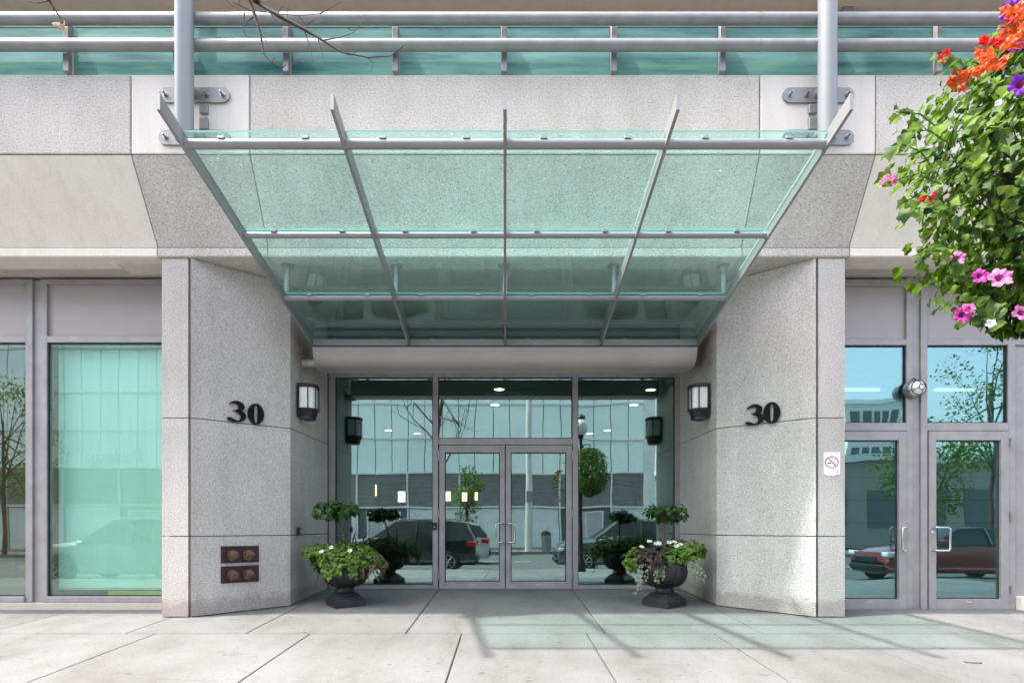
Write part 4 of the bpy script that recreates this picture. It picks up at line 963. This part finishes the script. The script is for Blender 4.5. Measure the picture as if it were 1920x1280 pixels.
O3=thing('distant_tower',(47,-60,0),'pale distant tower far down the street, reflected in the side transom window','building')
MB().box(43.5,50.5,-72,-60,-.03,17).build('wall',M['op_frame'],O3)
for i in range(5):
    for j in range(6): MB().box(44+i*1.3,44.9+i*1.3,-60,-59.93,2+j*2.5,3.6+j*2.5).build('window',M['op_dark'],O3)
MB().box(43.3,50.7,-72.2,-59.8,17,17.5).build('roof',M['op_panel'],O3)
yb=thing('bollard',(-4.3,-14.0,-.03),'short yellow bollard across the street, reflected in the left entrance pane','bollard')
MB().lathe([(.11,0),(.11,.95),(.09,1.02),(.02,1.05)],(-4.3,-14.0,-.03),(0,0,1),14).build('bollard_post',M['yellow'],yb,smooth=True); MB().lathe([(.15,0),(.15,.03)],(-4.3,-14.0,-.03),(0,0,1),14).build('bollard_foot',M['black'],yb)
bx=thing('litter_bin',(2.2,-14.1,-.03),'grey litter bin beside the utility pole, reflected in the right door','bin')
MB().lathe([(.24,0),(.27,.75),(.28,.8)],(2.2,-14.1,-.03),(0,0,1),18).build('bin_drum',M['rail'],bx,smooth=True); MB().lathe([(.28,.8),(.26,.9),(.14,1.0),(.02,1.03)],(2.2,-14.1,-.03),(0,0,1),18).build('bin_lid',M['black'],bx,smooth=True)
O2=thing('low_building',(20,YO-1,0),'low grey brick block down the street reflected in the side doors','building')
MB().box(12,44,YO-14,YO-3,-.03,5.2).build('wall',M['upper2'],O2)
for k in range(10):
    MB().box(13+k*3,14.8+k*3,YO-3.0,YO-2.95,1.2,3.6).build('window',M['op_dark'],O2)
MB().box(11.8,44.2,YO-14.2,YO-2.8,5.2,5.6).build('roof',M['op_frame'],O2)
UPl=thing('utility_pole',(1.3,-14.1,0),'tall pale concrete utility pole across the street reflected in the right door','pole')
MB().tube([(1.3,-14.1,-.03),(1.3,-14.1,11)],[.19,.14],16).build('pole_shaft',M['panel_white'],UPl,smooth=True); MB().box(1.15,1.45,-13.95,-13.8,2.6,3.2).build('meter_box',M['rail'],UPl); MB().tube([(1.3,-14.1,9.6),(1.3,-12.4,10.0)],.04,8).build('bracket_arm',M['rail'],UPl)
def tree(c,h,cr,n,label,seed):
    rr=random.Random(seed); T=thing('leafy_tree',(c[0],c[1],-.03),label,'tree','leafy trees across the street')
    c=Vector((c[0],c[1],-.03)); tr=MB(); tr.tube([c,c+Vector((.05,0,h*.3)),c+Vector((0,.05,h*.75))],[.12,.09,.04],10)
    cen=[]
    for k in range(22):
        v=rv(rr); e=c+Vector((v.x*cr*.8,v.y*cr*.8,h*.66+v.z*h*.3)); cen.append(e); b0=c+Vector((0,0,h*rr.uniform(.3,.7))); tr.tube([b0,(b0+e)/2+Vector((0,0,.1)),e],[.04,.025,.01],6)
    tr.build('trunk',M['bark'],T)
    f=MB(); pts=[]
    for e in cen: pts+=[(e+rv(rr)*cr*.38*rr.random()**.5,rv(rr)+Vector((0,0,.6)),rv(rr)) for _ in range(n//22)]
    scatter(f,pts,diamond(.17,.3),(.7,1.3)); tag(f.build('crown',M['leaf_tree'],T),kind='stuff')
tree((-2.1,-13.9),4.6,.95,1000,'slim green street tree reflected in the left entrance door',1)
tree((17.5,-9.5+.0),5.8,1.9,2200,'bushy green tree reflected in the left side door',2)
tree((23.5,-13.8),11,2.4,2600,'large green tree reflected in the upper side windows',3)
tree((-24.2,-13.8),8.5,2.4,1800,'green tree reflected in the leftmost window',4)
tree((-29,-13.9),8,2.6,1800,'taller green tree further left across the street',5)
# ---- cars
def paint(name,c): return pmat(name,c,.28,.35,.03,1,None,.1,None,1)
M['cglass']=pmat('dark_car_glass',(.012,.016,.018),.05); M['tyre']=pmat('tyre_rubber',(.018,.018,.019),.85); M['rim']=pmat('alloy_rim',(.45,.46,.47),.3,.8)
M['tail']=pmat('red_tail_lamp',(.35,.015,.015),.15); M['lamp']=pmat('clear_headlamp',(.65,.68,.70),.1)
def car(x,y,pm,label,hs=1.0,sedan=False):
    T=thing('parked_car',(x,y,-.165),label,'car','cars along the street')   # nose towards -x
    rf=1.66*hs if not sedan else 1.45
    if sedan: st=[(-2.3,.70,.55,.62,.62),(-2.2,.82,.70,.76,.72),(-1.9,.89,.80,.86,.76),(-1.0,.91,.90,.96,.76),(-.15,.91,.93,rf-.03,.58),(.5,.91,.93,rf,.60),(1.1,.91,.95,rf-.05,.56),(1.75,.90,.96,1.06,.66),(2.2,.86,.92,1.0,.66),(2.3,.80,.80,.9,.6)]; gl0,gl1=3,6
    else: st=[(-2.3,.72,.62,.74,.64),(-2.22,.84,.78,.88,.74),(-1.9,.90,.88,.98,.80),(-1.05,.93,.98,1.08,.80),(-.30,.93,1.0,rf-.04,.64),(.5,.93,1.0,rf,.66),(1.4,.93,1.02,rf-.03,.65),(1.95,.92,1.04,rf-.10,.62),(2.24,.88,1.02,1.12,.74),(2.32,.84,.86,.95,.70)]; gl0,gl1=3,7
    R=[]
    for (px,hw,zb,zt,ht) in st:
        half=[(hw*.90,.24),(hw*.98,.34),(hw,.52),(hw*1.0,.72 if zb>.75 else zb*.8),(hw*.975,zb),(ht,zt),(ht*.55,zt+.025)]
        R.append([(px,a,z) for a,z in half]+[(px,-a,z) for a,z in half[::-1]])
    n=len(R[0]); vs=[p for g in R for p in g]; bf=[];gf=[]
    for i in range(len(R)-1):
        for k in range(n-1):
            q=(i*n+k,(i+1)*n+k,(i+1)*n+k+1,i*n+k+1)
            side=k in (4,n-6); top=k in (5,6,n-7-0,n-8) or (k>=5 and k<=n-7)
            g=(side and gl0<=i<=gl1) or (top and (i==gl0 or i==gl1))
            (gf if g else bf).append(q)
        bf.append(((i+1)*n,i*n,i*n+n-1,(i+1)*n+n-1))
    bf.append(list(range(n))); bf.append([(len(R)-1)*n+k for k in range(n)][::-1])
    MB().add(vs,bf).build('body',pm,T,local=True,smooth=True,angle=35)
    MB().add(vs,gf).build('window_glass',M['cglass'],T,local=True,smooth=True,angle=35)
    for s_ in (-1,1):
        for xx in ((.45,) if sedan else (.40,1.35)):
            MB().tube([(xx,s_*.915,.98),(xx+.04,s_*.66,rf-.03)],.03,6).build('pillar',M['black'],T,local=True)
        MB().bbox(-2.27,-1.98,min(s_*.60,s_*.86),max(s_*.60,s_*.86),.68,.80,.02).build('headlight',M['lamp'],T,local=True)
        MB().bbox(2.02,2.325,min(s_*.62,s_*.915),max(s_*.62,s_*.915),.84,1.0,.02).build('taillight',M['tail'],T,local=True)
        MB().bbox(-.95,-.75,min(s_*.92,s_*1.08),max(s_*.92,s_*1.08),.98,1.10,.03).build('mirror',pm,T,local=True)
        for xx in (-1.42,1.42):
            MB().lathe([(.40,-.02),(.40,.004)],(xx,s_*.932,.36),(0,s_,0),28).build('wheel_arch',M['tyre'],T,local=True)
            wh=MB().lathe([(.22,-.1),(.32,-.1),(.345,-.06),(.345,.02),(.32,.05),(.24,.05),(.22,.02)],(xx,s_*.93,.345),(0,s_,0),28).build('wheel',M['tyre'],T,local=True,smooth=True)
            rm=MB(); rm.lathe([(.22,.0),(.235,.045),(.215,.04),(.20,.015)],(xx,s_*.93,.345),(0,s_,0),28); rm.lathe([(.05,.0),(.05,.05)],(xx,s_*.93,.345),(0,s_,0),12)
            for k in range(7):
                a=2*math.pi*k/7; rm.tube([(xx+.03*math.cos(a),s_*.965,.345+.03*math.sin(a)),(xx+.22*math.cos(a),s_*.965,.345+.22*math.sin(a))],.018,6)
            rm.build('rim',M['rim'],wh,local=True)
        if not sedan: MB().tube([(-.2,s_*.6,rf+.0),(0,s_*.62,rf+.05),(1.6,s_*.62,rf+.03),(1.8,s_*.6,rf-.03)],.016,6).build('roof_rail',M['chrome'],T,local=True)
    mb=MB(); mb.bbox(-2.36,-2.2,-.72,.72,.30,.46,.03); mb.bbox(2.22,2.38,-.78,.78,.32,.52,.03); mb.build('bumper',M['black'],T,local=True)
    MB().bbox(2.32,2.335,-.26,.26,.66,.78,.003).build('number_plate',M['white'],T,local=True)
    MB().bbox(-2.335,-2.29,-.45,.45,.50,.66,.01).build('grille',M['black'],T,local=True)
    return T
car(-3.25,-1.75,paint('navy_car_paint',(.010,.014,.022)),'dark navy sports utility car reflected left of the entrance doors')
car(-2.95,-6.1,paint('white_car_paint',(.62,.64,.65)),'white estate car behind the navy one, reflected in the left door',.96)
car(3.95,-1.75,paint('steel_blue_car_paint',(.07,.10,.13)),'steel blue sports utility car reflected right of the entrance doors')
car(-10.2,-1.75,paint('silver_car_paint',(.22,.23,.235)),'grey sports utility car reflected in the big left window')
car(12.3,-1.75,paint('dark_red_car_paint',(.20,.014,.018)),'dark red saloon car reflected in the side doors',1,True)

S.render.engine='CYCLES'
S.cycles.max_bounces=14; S.cycles.transparent_max_bounces=24; S.cycles.glossy_bounces=6
S.cycles.sample_clamp_indirect=6
